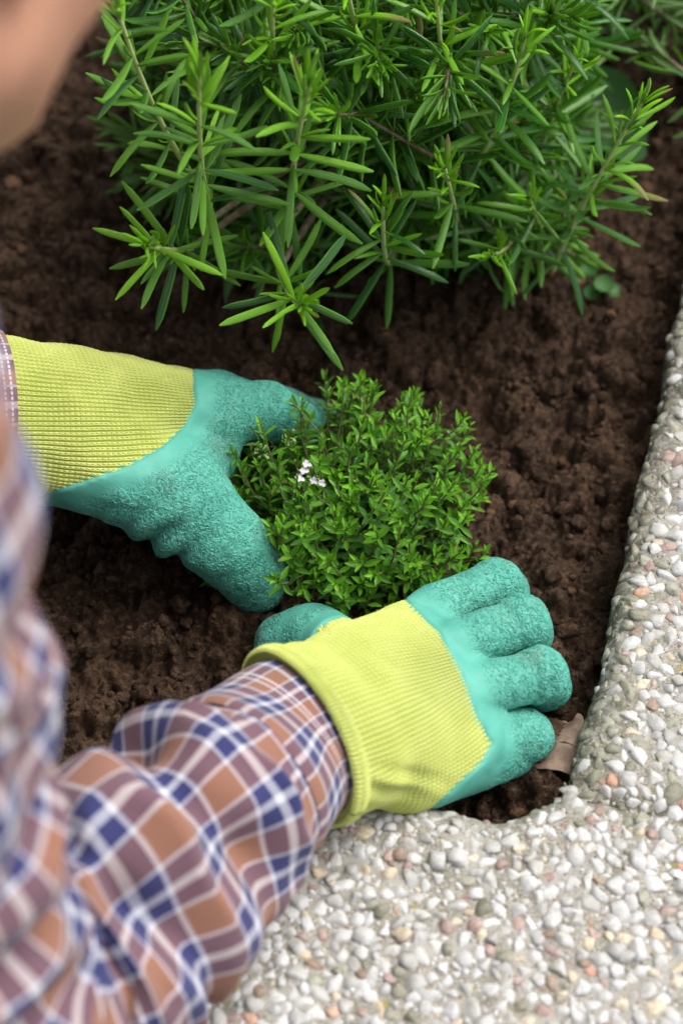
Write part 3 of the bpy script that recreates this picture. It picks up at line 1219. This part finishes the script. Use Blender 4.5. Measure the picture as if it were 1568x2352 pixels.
# ------------------------------------------------------------------ body: head and neck joined to trunk, arms and legs
HF = nrm(np.array([.50, .72, -.46]))
HU = np.array([0, 0, 1.0])
HU = nrm(HU - HF * (HU @ HF))
HR = np.cross(HF, HU)
CHIN = np.array([-.130, -.154, .429])
H = CHIN - HF * .070 + HU * .105
hp = lambda f, u, r=0: H + HF * f + HU * u + HR * r
fb = Field([-.95, -.85, -.12], [.02, .16, .76], .006)
fb.ellipsoid(hp(-.015, .035), (HR, HF, HU), (.072, .092, .085), .02)
fb.ellipsoid(hp(.025, -.035), (HR, HF, HU), (.058, .062, .072), .03)
for s_ in (-1, 1):
    fb.cone(hp(-.005, -.055, .048 * s_), hp(.060, -.094, .014 * s_), .022, .017, .025)
    fb.ellipsoid(hp(.048, -.025, .034 * s_), (HR, HF, HU), (.026, .026, .030), .02)
    fb.cone(hp(.078, .022, .012 * s_), hp(.066, .020, .045 * s_), .010, .010, .012)
    fb.cone(hp(-.01, .012, .074 * s_), hp(-.014, -.022, .070 * s_), .011, .008, .004)
fb.cone(hp(.062, -.092, -.008), hp(.062, -.092, .008), .018, .018, .02)
fb.cone(hp(.083, .012), hp(.100, -.024), .007, .011, .008)
fb.cone(hp(.082, -.052, -.016), hp(.082, -.052, .016), .008, .008, .008)
fb.cone(hp(.080, -.064, -.013), hp(.080, -.064, .013), .008, .008, .008)
fb.cone(hp(-.035, -.05), NECK - np.array([.02, .01, .03]), .052, .058, .03)
fb.cone(SH_R + [-.05, .06, 0], SH_L + [0, -.05, 0], .05, .05, .03)
for o in (-.05, .05):
    fb.cone((SH_R + SH_L) / 2 + sd * o, HIPS + sd * o, .075, .09, .05)
fb.cone(SH_R, EL_R, .042, .036, .02)
fb.cone(EL_R, R0 + fa * .01, .034, .024, .01)
fb.cone(SH_L, EL_L, .042, .036, .02)
fb.cone(EL_L, L0 - LA * .01, .034, .024, .01)
KN_ = [HIPS + np.array([.24, .02, -.29]) + sd * o for o in (-.10, .12)]
for kn, o in zip(KN_, (-.1, .1)):
    fb.cone(HIPS + sd * o, kn, .075, .052, .03)
vb, qb = fb.surface()
link('body', mesh_np('body', vb, qb), person, M['skin'])
# hair cap
fh = Field(H - .16, H + .17, .005)
fh.ellipsoid(hp(-.028, .042), (HR, HF, HU), (.080, .094, .090), .01)
fh.cone(hp(-.075, .0), hp(-.115, -.06), .055, .03, .03)
g = fh.pts()
fh.a = np.maximum(fh.a, (g - hp(.042, .05)) @ nrm(HF * .8 - HU * .55)).astype(np.float32)
vh, qh = fh.surface()
link('hair', mesh_np('hair', vh + .003 * fbm(vh, 60, 2, 2)[:, None], qh), person, M['hair'])
# trousers
fj = Field([-1.15, -1.0, -.13], [-.1, .0, .4], .008)
for kn, o in zip(KN_, (-.1, .1)):
    fj.cone(HIPS + sd * o + [.02, .02, -.01], kn, .100, .070, .04)
    fj.cone(kn, kn + np.array([-.36, -.20, .02]), .066, .045, .02)
vj, qj = fj.surface()
link('trousers', mesh_np('trousers', vj + .004 * fbm(vj, 14, 3, 2)[:, None], qj), person, M['denim'])

# ------------------------------------------------------------------ leaves
def leaf_arrays(L, W, bend, roll, nseg=6, blunt=.85, kind='needle'):
    """leaf along +y, face up +z; returns verts, quads, uv"""
    xs = np.array([-1, -.72, 0, .72, 1])
    hz = np.array([-.34, .08, -.12, .08, -.34]) * roll
    if kind == 'oval':
        xs = np.array([-1, -.5, 0, .5, 1])
        hz = np.array([.28, .08, -.06, .08, .28]) * roll
    t = np.linspace(0, 1, nseg + 1)
    if kind == 'needle':
        w = np.interp(t, [0, .08, .3, .7, .9, .97, 1], [.35, .62, .95, 1, .80, .52, .22])
    else:
        w = np.interp(t, [0, .1, .3, .5, .75, .92, 1], [.25, .45, .9, 1, .72, .36, .08])
    ang = bend * t ** 1.4
    y = np.concatenate([[0], np.cumsum(np.cos((ang[1:] + ang[:-1]) / 2) * L / nseg)])
    z = np.concatenate([[0], np.cumsum(np.sin((ang[1:] + ang[:-1]) / 2) * L / nseg)])
    V = np.zeros((nseg + 1, 5, 3))
    V[..., 0] = w[:, None] * xs * W / 2
    V[..., 1] = y[:, None] - np.sin(ang)[:, None] * hz * w[:, None] * W
    V[..., 2] = z[:, None] + np.cos(ang)[:, None] * hz * w[:, None] * W
    uv = np.stack(np.broadcast_arrays((xs + 1) / 2, t[:, None]), -1)
    return V.reshape(-1, 3), grid_faces(nseg + 1, 5)[:, ::-1], uv.reshape(-1, 2)


class LeafBag:
    def __init__(self):
        self.V, self.F, self.U, self.R, self.Y, self.o = [], [], [], [], [], 0

    def add(self, arr, Mx, loc, rnd, young_lit):
        v, f, uv = arr
        self.V.append(v @ Mx.T + loc)
        self.F.append(f + self.o)
        self.U.append(uv)
        self.R.append(np.full(len(v), rnd))
        self.Y.append(np.full(len(v), young_lit))
        self.o += len(v)

    def build(self, name, parent, mat, label=None):
        me = mesh_np(name, np.concatenate(self.V), np.concatenate(self.F), uv=np.concatenate(self.U),
                     attrs={'rnd': np.concatenate(self.R), 'young_lit': np.concatenate(self.Y)})
        o = link(name, me, parent, mat)
        tag(o, kind='stuff')
        return o


def leaf_frame(d, upish):
    y = nrm(d)
    x = nrm(np.cross(y, upish))
    z = np.cross(x, y)
    return np.stack([x, y, z], -1)


def leaf_obj(mesh, name, parent, Mx, loc):
    ob = bpy.data.objects.new(name, mesh)
    COL.objects.link(ob)
    ob.parent = parent
    ob.matrix_parent_inverse = Matrix.Translation(-Vector(parent_world(parent)))
    ob.matrix_basis = Matrix(((*Mx[0], loc[0]), (*Mx[1], loc[1]), (*Mx[2], loc[2]), (0, 0, 0, 1)))
    return ob


def stem_mesh(path, r0, r1, nth=7):
    rr = np.linspace(r0, r1, len(path))
    V, *_ = tube(path, lambda a, b: np.broadcast_to(rr, a.shape), np.array([.31, .72, .21]), nth)
    return V.reshape(-1, 3), grid_faces(nth, len(path))


# -- rosemary
RL = []                                                        # (arrays, length)
rr_ = np.random.default_rng(2)
for k in range(10):
    RL.append(leaf_arrays(1.0, .094 + .022 * rr_.random(), rr_.uniform(-.95, .5), rr_.uniform(.8, 1.2), 7))
RLM = {}
for k, (v, f, uv) in enumerate(RL):
    for yk, y in enumerate((.08, .42, .85)):
        me = mesh_np('leaf', v, f, uv=uv, attrs={'rnd': np.zeros(len(v)), 'young_lit': np.full(len(v), y)})
        me.materials.append(M['ros'])
        RLM[k, yk] = me


def rosemary_leaves(rng, path, Lmax, n_nodes, t0=.12, wild=1.0, tiplight=1.0):
    """list of (loc, Mx, L, young) down one sprig"""
    T = nrm(np.gradient(path, axis=0))
    out = []
    rot = rng.random() * 6.28
    n = len(path)
    for k in range(n_nodes):
        t = t0 + (1 - t0) * (k / (n_nodes - 1)) ** .82
        i = min(int(t * (n - 1)), n - 1)
        p, d = path[i], T[i]
        a = nrm(np.cross(d, [.3, .2, .9]))
        b = np.cross(d, a)
        rot += math.pi / 2 + rng.normal() * .22
        near_tip = max(0, (t - .68) / .32)
        for sgn in (0, math.pi):
            th = rot + sgn + rng.normal() * .34
            side = a * math.cos(th) + b * math.sin(th)
            incl = math.radians(np.interp(t, [0, .5, .8, 1], [96, 72, 46, 14]) + rng.normal() * 17 * wild)
            dr = d * math.cos(incl) + side * math.sin(incl)
            L = Lmax * np.interp(t, [0, .25, .7, .9, 1], [.75, 1, .95, .62, .40]) * rng.uniform(.78, 1.12)
            dr = nrm(dr + np.array([0, 0, -.14]) * (1 - near_tip))
            young_lit = float(np.clip(.09 + .16 * (tiplight > 1) + .75 * near_tip * tiplight + .22 * max(0, t - .4) * tiplight + rng.normal() * .10, 0, 1))  # brighter sprigs also get a highlight tone painted into their leaves
            out.append((p + side * .0012, leaf_frame(dr, d), L, young_lit))
            if rng.random() < .75:                             # short axillary leaf
                dr2 = nrm(d * .9 + side * .6 + rng.normal(size=3) * .2)
                out.append((p + side * .001, leaf_frame(dr2, d), L * rng.uniform(.28, .72), min(1, young_lit + .25)))
    d = T[-1]
    a = nrm(np.cross(d, [.3, .2, .9]))
    b = np.cross(d, a)
    for k in range(8):                                         # upright tuft at the growing tip
        th = k * 2.4 + rng.random()
        side = a * math.cos(th) + b * math.sin(th)
        inc = math.radians(6 + 3.2 * k + rng.normal() * 5)
        out.append((path[-1 - k // 2], leaf_frame(d * math.cos(inc) + side * math.sin(inc), d), Lmax * rng.uniform(.32, .62), float(np.clip(.9 * tiplight, 0, 1))))
    return out


def curve_path(a, b, sag, n=26, side=0.0):
    a, b = np.asarray(a), np.asarray(b)
    m = (a + b) / 2 + sag
    t = np.linspace(0, 1, n)[:, None]
    return (1 - t) ** 2 * a + 2 * t * (1 - t) * m + t * t * b


ros = thing('rosemary_bush', 'large needle-leaved rosemary bush filling the top of the picture', 'bush', (.05, .30, 0))
ROOT = np.array([.05, .31, .0])
# (base u,v,depth) (tip u,v,depth) nodes, leaf length, brightness of the tip
MAIN = [
    ((490, 500, 1.20), (458, 175, 1.07), 11, .040, 1.35),
    ((668, 500, 1.21), (712, 190, 1.08), 11, .041, 1.3),
    ((440, 570, 1.22), (340, 565, 1.12), 8, .043, 1.25),
    ((640, 620, 1.22), (695, 700, 1.13), 8, .043, 1.2),
    ((440, 400, 1.20), (245, -60, 1.07), 13, .039, 1.35),
    ((1270, 620, 1.29), (1475, 235, 1.19), 15, .037, 1.0),
    ((1080, 400, 1.25), (1205, 85, 1.14), 12, .040, 1.0),
    ((1050, 520, 1.30), (1020, 385, 1.16), 8, .038, .8),
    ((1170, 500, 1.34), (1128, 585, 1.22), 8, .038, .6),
    ((1080, 300, 1.27), (1000, -30, 1.12), 12, .039, 1.0),
    ((690, 330, 1.24), (630, -40, 1.09), 12, .039, 1.2),
    ((880, 330, 1.25), (790, -60, 1.11), 12, .039, 1.1),
    ((1230, 380, 1.31), (1320, 140, 1.20), 10, .037, .9),
    ((900, 600, 1.27), (880, 470, 1.17), 8, .038, .7),
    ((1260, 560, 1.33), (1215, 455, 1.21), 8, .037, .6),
]
rng = np.random.default_rng(101)
n_obj = 0
bag = LeafBag()
SV, SF, so = [], [], 0
for bi, (b, t, nn_, L, lt) in enumerate(MAIN):
    nn_ = int(nn_ * 1.35)
    pb, pt = PD(*b), PD(*t)
    path = curve_path(pb, pt, np.array([0, 0, -.012]) + rng.normal(size=3) * .006, 26)
    v, f = stem_mesh(path, .0017, .0010)
    st = link('sprig_stem', mesh_np('sprig_stem', v, f), ros, M['stem'])
    WLOC[st.name] = parent_world(ros)
    st.location = ros.location
    st.matrix_parent_inverse = Matrix.Translation(-ros.location)
    st.data.transform(Matrix.Translation(-ros.location))
    for (loc, Mx, Ln, yg) in rosemary_leaves(rng, path, L, nn_, .10, 1.0, lt):
        k = rng.integers(10)
        if n_obj < 300 and Ln > .010:
            leaf_obj(RLM[k, 0 if yg < .25 else (1 if yg < .62 else 2)], 'leaf', st, Mx * Ln, loc)
            n_obj += 1
        else:
            bag.add(RL[k], Mx * Ln, loc, rng.random(), yg)
    # woody limb from the root to the sprig
    wp = curve_path(ROOT + rng.normal(size=3) * [.02, .02, 0], pb, np.array([0, 0, .03]), 14)
    v, f = stem_mesh(wp, .0032, .0017)
    link('branch', mesh_np('branch', v, f), ros, M['wood'])
# inner and outer foliage too dense to count
crng = np.random.default_rng(55)


def bush_fill(n, ulo, uhi, vlo, vhi, dlo, dhi, test):
    global so
    c = 0
    while c < n:
        u, v = crng.uniform(ulo, uhi), crng.uniform(vlo, vhi)
        if not test(u, v):
            continue
        dep = crng.uniform(dlo, dhi)
        tip_ = PD(u, v, dep)
        if tip_[2] < .02:
            continue
        dirv = nrm(tip_ - ROOT - np.array([0, .02, -.02]) + crng.normal(size=3) * .10)
        ln = crng.uniform(.05, .10)
        base_ = tip_ - dirv * ln
        if base_[2] < .01:
            base_[2] = .01
        path = curve_path(base_, tip_, crng.normal(size=3) * .008, 18)
        vv, ff = stem_mesh(path, .0014, .0008, 5)
        SV.append(vv); SF.append(ff + so); so += len(vv)
        for (loc, Mx, Ln, yg) in rosemary_leaves(crng, path, crng.uniform(.033, .041), crng.integers(10, 15), .05, 1.2, .75):
            bag.add(RL[crng.integers(10)], Mx * Ln, loc, crng.random(), yg * .55)  # fill leaves toned down: the bush's dark interior painted into leaf colour
        c += 1


def lobe(u, v):
    low = np.interp(u, [150, 220, 300, 420, 560, 700, 860, 1000, 1160, 1320, 1400, 1440], [120, 380, 540, 620, 640, 610, 600, 590, 610, 590, 500, 200])
    return v < low


bush_fill(70, 330, 1340, -150, 600, 1.24, 1.34, lobe)
bush_fill(110, 250, 1400, -200, 640, 1.33, 1.47, lobe)
bush_fill(70, 250, 1330, -250, 330, 1.13, 1.28, lambda u, v: v < 330 - abs(u - 760) * .25)
bag.build('foliage', ros, M['ros'])
tag(link('twigs', mesh_np('twigs', np.concatenate(SV), np.concatenate(SF)), ros, M['wood']), kind='stuff')

# second bush, top right corner
ros2 = thing('rosemary_bush', 'shaded rosemary growth hanging into the top right corner', 'bush', (.24, .46, 0))
bag2 = LeafBag()
SV, SF, so = [], [], 0
ROOT2 = np.array([.22, .47, 0])
n2 = 0
for k in range(46):
    u, v = crng.uniform(1230, 1680), crng.uniform(-120, 175)
    if u < 1400 and v > 40: v -= 80
    tip_ = PD(u, v, crng.uniform(1.34, 1.5))
    dv = nrm(np.array([.0, -.35, -.25]) + crng.normal(size=3) * .35)
    path = curve_path(tip_ - dv * .09, tip_, crng.normal(size=3) * .006, 18)
    vv, ff = stem_mesh(path, .0014, .0009, 5)
    SV.append(vv); SF.append(ff + so); so += len(vv)
    for (loc, Mx, Ln, yg) in rosemary_leaves(crng, path, .034, 9, .05, 1.1, .4):
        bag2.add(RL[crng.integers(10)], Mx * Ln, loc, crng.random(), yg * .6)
for k in range(6):
    vv, ff = stem_mesh(curve_path(ROOT2, PD(crng.uniform(1350, 1600), crng.uniform(-100, 20), 1.47), np.array([0, 0, .05]), 14), .0035, .0014)
    SV.append(vv); SF.append(ff + so); so += len(vv)
bag2.build('foliage', ros2, M['ros'])
tag(link('twigs', mesh_np('twigs', np.concatenate(SV), np.concatenate(SF)), ros2, M['wood']), kind='stuff')

# -- thyme
TC = P(782, 1240, 0)
TR = .074
thy = thing('thyme_plant', 'small bushy thyme plant held between the two gloved hands', 'herb', (TC[0], TC[1], 0))
TL = []
tr_ = np.random.default_rng(8)
for k in range(8):
    TL.append(leaf_arrays(1.0, tr_.uniform(.30, .39), tr_.uniform(-.5, .3), tr_.uniform(.6, 1.0), 4, kind='oval'))
TLM = {}
for k, (v, f, uv) in enumerate(TL):
    for yk, y in enumerate((.12, .45, .85)):
        me = mesh_np('leaf', v, f, uv=uv, attrs={'rnd': np.zeros(len(v)), 'young_lit': np.full(len(v), y)})
        me.materials.append(M['thy'])
        TLM[k, yk] = me


def glove_d(p):
    return np.minimum(fr.sample(p), fl.sample(p))


trng = np.random.default_rng(17)
tb = LeafBag()
cands = []
SV, SF, so = [], [], 0
NS = 340
for k in range(NS):
    zf = 1 - (k + .5) / NS * .93
    az = k * 2.399963 + trng.normal() * .15
    rf = math.sqrt(max(0, 1 - zf * zf))
    inner = trng.random() < .25
    R = TR * (trng.uniform(.70, .86) if inner else trng.uniform(.86, 1.17))
    d = np.array([rf * math.cos(az), rf * math.sin(az), zf * .98 + .04])
    tip_ = np.array([TC[0], TC[1], 0]) + d * R * np.array([1.04, 1, 1.0]) + trng.normal(size=3) * .0025
    root = np.array([TC[0] + d[0] * .016, TC[1] + d[1] * .016, .001]) + trng.normal(size=3) * [.006, .006, 0]
    mid = root * .35 + tip_ * .65 + np.array([d[0], d[1], 0]) * .014 * rf + np.array([0, 0, -.004 * rf])
    t = np.linspace(0, 1, 22)[:, None]
    path = (1 - t) ** 2 * root + 2 * t * (1 - t) * mid + t * t * tip_
    # grow up at the end
    path[:, 2] += .010 * rf * np.clip((t[:, 0] - .6) / .4, 0, 1) ** 2
    path += (trng.normal(size=3) * .003) * np.sin(t * 6 + trng.random() * 6)
    if (glove_d(path[12:]) < .0).any():
        cut = np.argmax(glove_d(path) < .0)
        if cut < 10:
            continue
        path = path[:cut]
    vv, ff = stem_mesh(path, .0008, .00045, 5)
    stem_rec = [vv, ff, []]
    T = nrm(np.gradient(path, axis=0))
    ln = np.concatenate([[0], np.cumsum(np.linalg.norm(np.diff(path, axis=0), axis=1))])
    s = ln[-1]
    rot = trng.random() * 6.28
    gap = .0026
    while s > ln[-1] * .25:
        i = int(np.interp(s, ln, np.arange(len(ln))))
        frac = (ln[-1] - s) / .05
        p, dd = path[i], T[i]
        a = nrm(np.cross(dd, [.3, .2, .9]))
        b = np.cross(dd, a)
        rot += math.pi / 2 + trng.normal() * .2
        for sg in (0, math.pi):
            th = rot + sg + trng.normal() * .15
            side = a * math.cos(th) + b * math.sin(th)
            inc = math.radians(np.interp(frac, [0, .08, .3, 1], [22, 45, 64, 78]) + trng.normal() * 9)
            dr = dd * math.cos(inc) + side * math.sin(inc)
            L = .0090 * np.interp(frac, [0, .06, .2, .6, 1], [.50, .80, 1.0, .95, .8]) * trng.uniform(.8, 1.15)
            yg = float(np.clip(np.interp(frac, [0, .12, .3, 1], [.80, .50, .24, .05]) + trng.normal() * .08, 0, 1))
            tipp = p + dr * L
            if glove_d(tipp[None])[0] < .0006 or tipp[2] < .0:
                continue
            stem_rec[2].append((p, leaf_frame(dr, dd), L, yg))
            if trng.random() < .45:
                dr2 = nrm(dd * .8 + side * .7 + trng.normal(size=3) * .15)
                stem_rec[2].append((p + dr2 * .0005, leaf_frame(dr2, dd), L * trng.uniform(.35, .6), min(1, yg + .2)))
        s -= gap
        gap = min(gap * 1.35, .0075) * trng.uniform(.85, 1.15)
    cands.append((tip_, stem_rec))
# the best-seen sprigs become stems with leaf objects
def vis_score(tp):
    u, v, dep = proj(tp)
    return -dep
order = sorted(range(len(cands)), key=lambda i: vis_score(cands[i][0]))[::-1]
nleaf = 0
for rank, i in enumerate(order):
    vv, ff, lv = cands[i][1]
    if nleaf + len(lv) <= 300 and rank < 60:
        st = link('sprig_stem', mesh_np('sprig_stem', vv - np.array(thy.location), ff), thy, M['tstem'], thy.location)
        WLOC[st.name] = tuple(thy.location)
        for (p, Mx, L, yg) in lv:
            leaf_obj(TLM[int(trng.integers(8)), 0 if yg < .28 else (1 if yg < .62 else 2)], 'leaf', st, Mx * L, p)
            nleaf += 1
    else:
        SV.append(vv); SF.append(ff + so); so += len(vv)
        for (p, Mx, L, yg) in lv:
            tb.add(TL[int(trng.integers(8))], Mx * L, p, trng.random(), yg)
tb.build('foliage', thy, M['thy'])
o = link('stems', mesh_np('stems', np.concatenate(SV), np.concatenate(SF)), thy, M['tstem'])
tag(o, kind='stuff')

# flowers on the thyme
def petal_flower(c, up, size, seed):
    rg = np.random.default_rng(seed)
    V, F, o = [], [], 0
    up = nrm(up)
    a = nrm(np.cross(up, [.2, .9, .1]))
    b = np.cross(up, a)
    for q, (ang, ln) in enumerate(((0, 1.0), (.95, .9), (-.95, .9), (math.pi, .85))):
        ang += rg.normal() * .12
        d = a * math.cos(ang) + b * math.sin(ang)
        v, f, uv = leaf_arrays(size * ln, size * .75, -.5, .5, 4, kind='oval')
        V.append(v @ leaf_frame(d + up * .35, up).T + c)
        F.append(f + o)
        o += len(v)
    v, f = stem_mesh(np.array([c - up * size * 1.1, c - up * size * .5, c + up * size * .05]), size * .28, size * .32, 7)
    V.append(v); F.append(f + o)
    return np.concatenate(V), np.concatenate(F)


for k, (u, v, dd) in enumerate(((706, 1066, 0), (690, 1100, .0), (722, 1104, 0), (740, 1110, -.001), (700, 1082, 0), (688, 1096, .001))):
    c = PD(u, v, 1.162 + dd)
    fv, ff = petal_flower(c, nrm(CAM - c) + np.random.default_rng(k).normal(size=3) * .5, .0027, k)
    o = link('flower', mesh_np('flower', fv, ff), thy, M['petal'])
    o['label'] = 'tiny pale lilac thyme flower'
# green flower heads with buds
for k, (u, v) in enumerate(((662, 1003), (690, 1125), (716, 1090), (600, 1040))):
    c = PD(u, v, 1.166)
    V, F, oo = [], [], 0
    rg = np.random.default_rng(k + 60)
    for q in range(16):
        d = nrm(rg.normal(size=3) + np.array([0, -.5, .8]))
        vv, ff = stem_mesh(np.array([c, c + d * .0025, c + d * .0046]), .0006, .0009, 6)
        V.append(vv); F.append(ff + oo); oo += len(vv)
    link('flower_head', mesh_np('flower_head', np.concatenate(V), np.concatenate(F)), thy, M['bud'])

# ------------------------------------------------------------------ small things
def dry_leaf():
    pts = [(1225, 1750, .012), (1275, 1690, .030), (1300, 1648, .036), (1352, 1650, .038)]
    root = P(1290, 1760, .004)
    a0, a1 = P(1200, 1772, .016), P(1330, 1792, .022)          # lower edge
    b0, b1 = P(1285, 1655, .016), P(1372, 1668, .030)          # upper edge
    n, m = 26, 18
    S, T_ = np.meshgrid(np.linspace(0, 1, n), np.linspace(0, 1, m), indexing='ij')
    V = ((1 - S) * (1 - T_))[..., None] * a0 + (S * (1 - T_))[..., None] * a1 + ((1 - S) * T_)[..., None] * b0 + (S * T_)[..., None] * b1
    V[..., 2] += .006 * np.sin(S * math.pi) - .004 * S * T_ + .0012 * fbm(np.stack([S * 4, T_ * 4, S * 0], -1), 1, 3, 3)
    V[..., 0] += .001 * fbm(np.stack([S * 5, T_ * 5, S * 0 + 7], -1), 1, 2, 13) 
    V[..., 1] += .003 * np.where(T_ > .95, fbm(np.stack([S * 9, T_ * 0, S * 0 + 5], -1), 1, 2, 4), 0)
    top = V.reshape(-1, 3)
    bot = top - np.array([0, 0, .0006])
    f = grid_faces(n, m)
    allv = np.concatenate([top, bot])
    fa_ = np.concatenate([f, f[:, ::-1] + len(top)])
    r = thing('dry_leaf', 'curled dry brown leaf beside the little finger of the nearer glove', 'leaf', root)
    link('blade', mesh_np('blade', allv, fa_), r, M['dry'])
    vv, ff = stem_mesh(np.array([V[4, 9], V[12, 9], V[20, 9], V[25, 9] + [.004, 0, .004]]) + [0, 0, .0006], .0007, .0004, 6)
    link('midrib', mesh_np('midrib', vv, ff), r, M['dry'])
    # torn scrap still attached under the blade
    a = P(1300, 1772, .010)
    S, T_ = np.meshgrid(np.linspace(0, 1, 8), np.linspace(0, 1, 8), indexing='ij')
    q = np.stack([a[0] + (S - .3) * .010, a[1] - T_ * .012, a[2] - .006 * T_ + .002 * np.sin(S * 5)], -1).reshape(-1, 3)
    link('torn_scrap', mesh_np('torn_scrap', q, grid_faces(8, 8)), r, M['dry'])


dry_leaf()


def round_leaf_plant(name, label, cat, c, leaves, stem_h):
    r = thing(name, label, cat, (c[0], c[1], 0))
    for k, (p, rad, n) in enumerate(leaves):
        n = nrm(n)
        a = nrm(np.cross(n, [.1, 1, .2]))
        b = np.cross(n, a)
        rs = np.linspace(0.02, 1, 6)
        th = np.linspace(0, 2 * math.pi, 22)
        TH_, RS = np.meshgrid(th, rs, indexing='ij')
        rr = RS * rad * (1 - .12 * np.exp(-((TH_ - math.pi) / .3) ** 2) + .05 * np.sin(3 * TH_ + k))
        V = p + (np.cos(TH_) * rr)[..., None] * a + (np.sin(TH_) * rr * .9)[..., None] * b + (rr ** 2 / rad * .35)[..., None] * n
        uv = np.stack([.5 + RS * .45 * np.sin(TH_), .5 + RS * .45 * np.cos(TH_)], -1)
        me = mesh_np('leaf', V.reshape(-1, 3), grid_faces(22, 6)[:, ::-1], uv=uv.reshape(-1, 2),
                     attrs={'rnd': np.full(132, .2 + .2 * k), 'young_lit': np.full(132, .4)})
        link('leaf', me, r, M['weed'])
        path = curve_path(np.array([c[0], c[1], 0]), p, np.array([0, 0, .004]), 10)
        v, f = stem_mesh(path, .0008, .0006, 6)
        link('stalk', mesh_np('stalk', v, f), r, M['weed'])
    return r


c = P(1375, 668, .0)
round_leaf_plant('seedling', 'round-leaved green seedling on the soil below the rosemary', 'weed', c,
                 [(P(1385, 655, .012), .0060, (.1, -.3, 1)), (P(1352, 622, .014), .0055, (-.2, -.2, 1)), (P(1402, 668, .008), .0055, (.4, -.2, 1)), (P(1362, 672, .006), .0055, (-.3, -.4, 1))], .01)
c = P(1385, 320, .0)
round_leaf_plant('broad_leaf_weed', 'dim broad-leaved weed behind the right rosemary sprig', 'weed', c,
                 [(P(1375, 255, .025), .026, (.1, -.5, .8)), (P(1420, 320, .018), .018, (.3, -.4, .8))], .02)
c = P(1285, 1872, .004)
round_leaf_plant('seedling', 'two tiny green shoots in the corner where the kerbs meet', 'weed', c,
                 [(P(1278, 1850, .020), .0035, (-.3, -.6, .7)), (P(1243, 1882, .018), .0032, (-.2, -.4, .8))], .02)
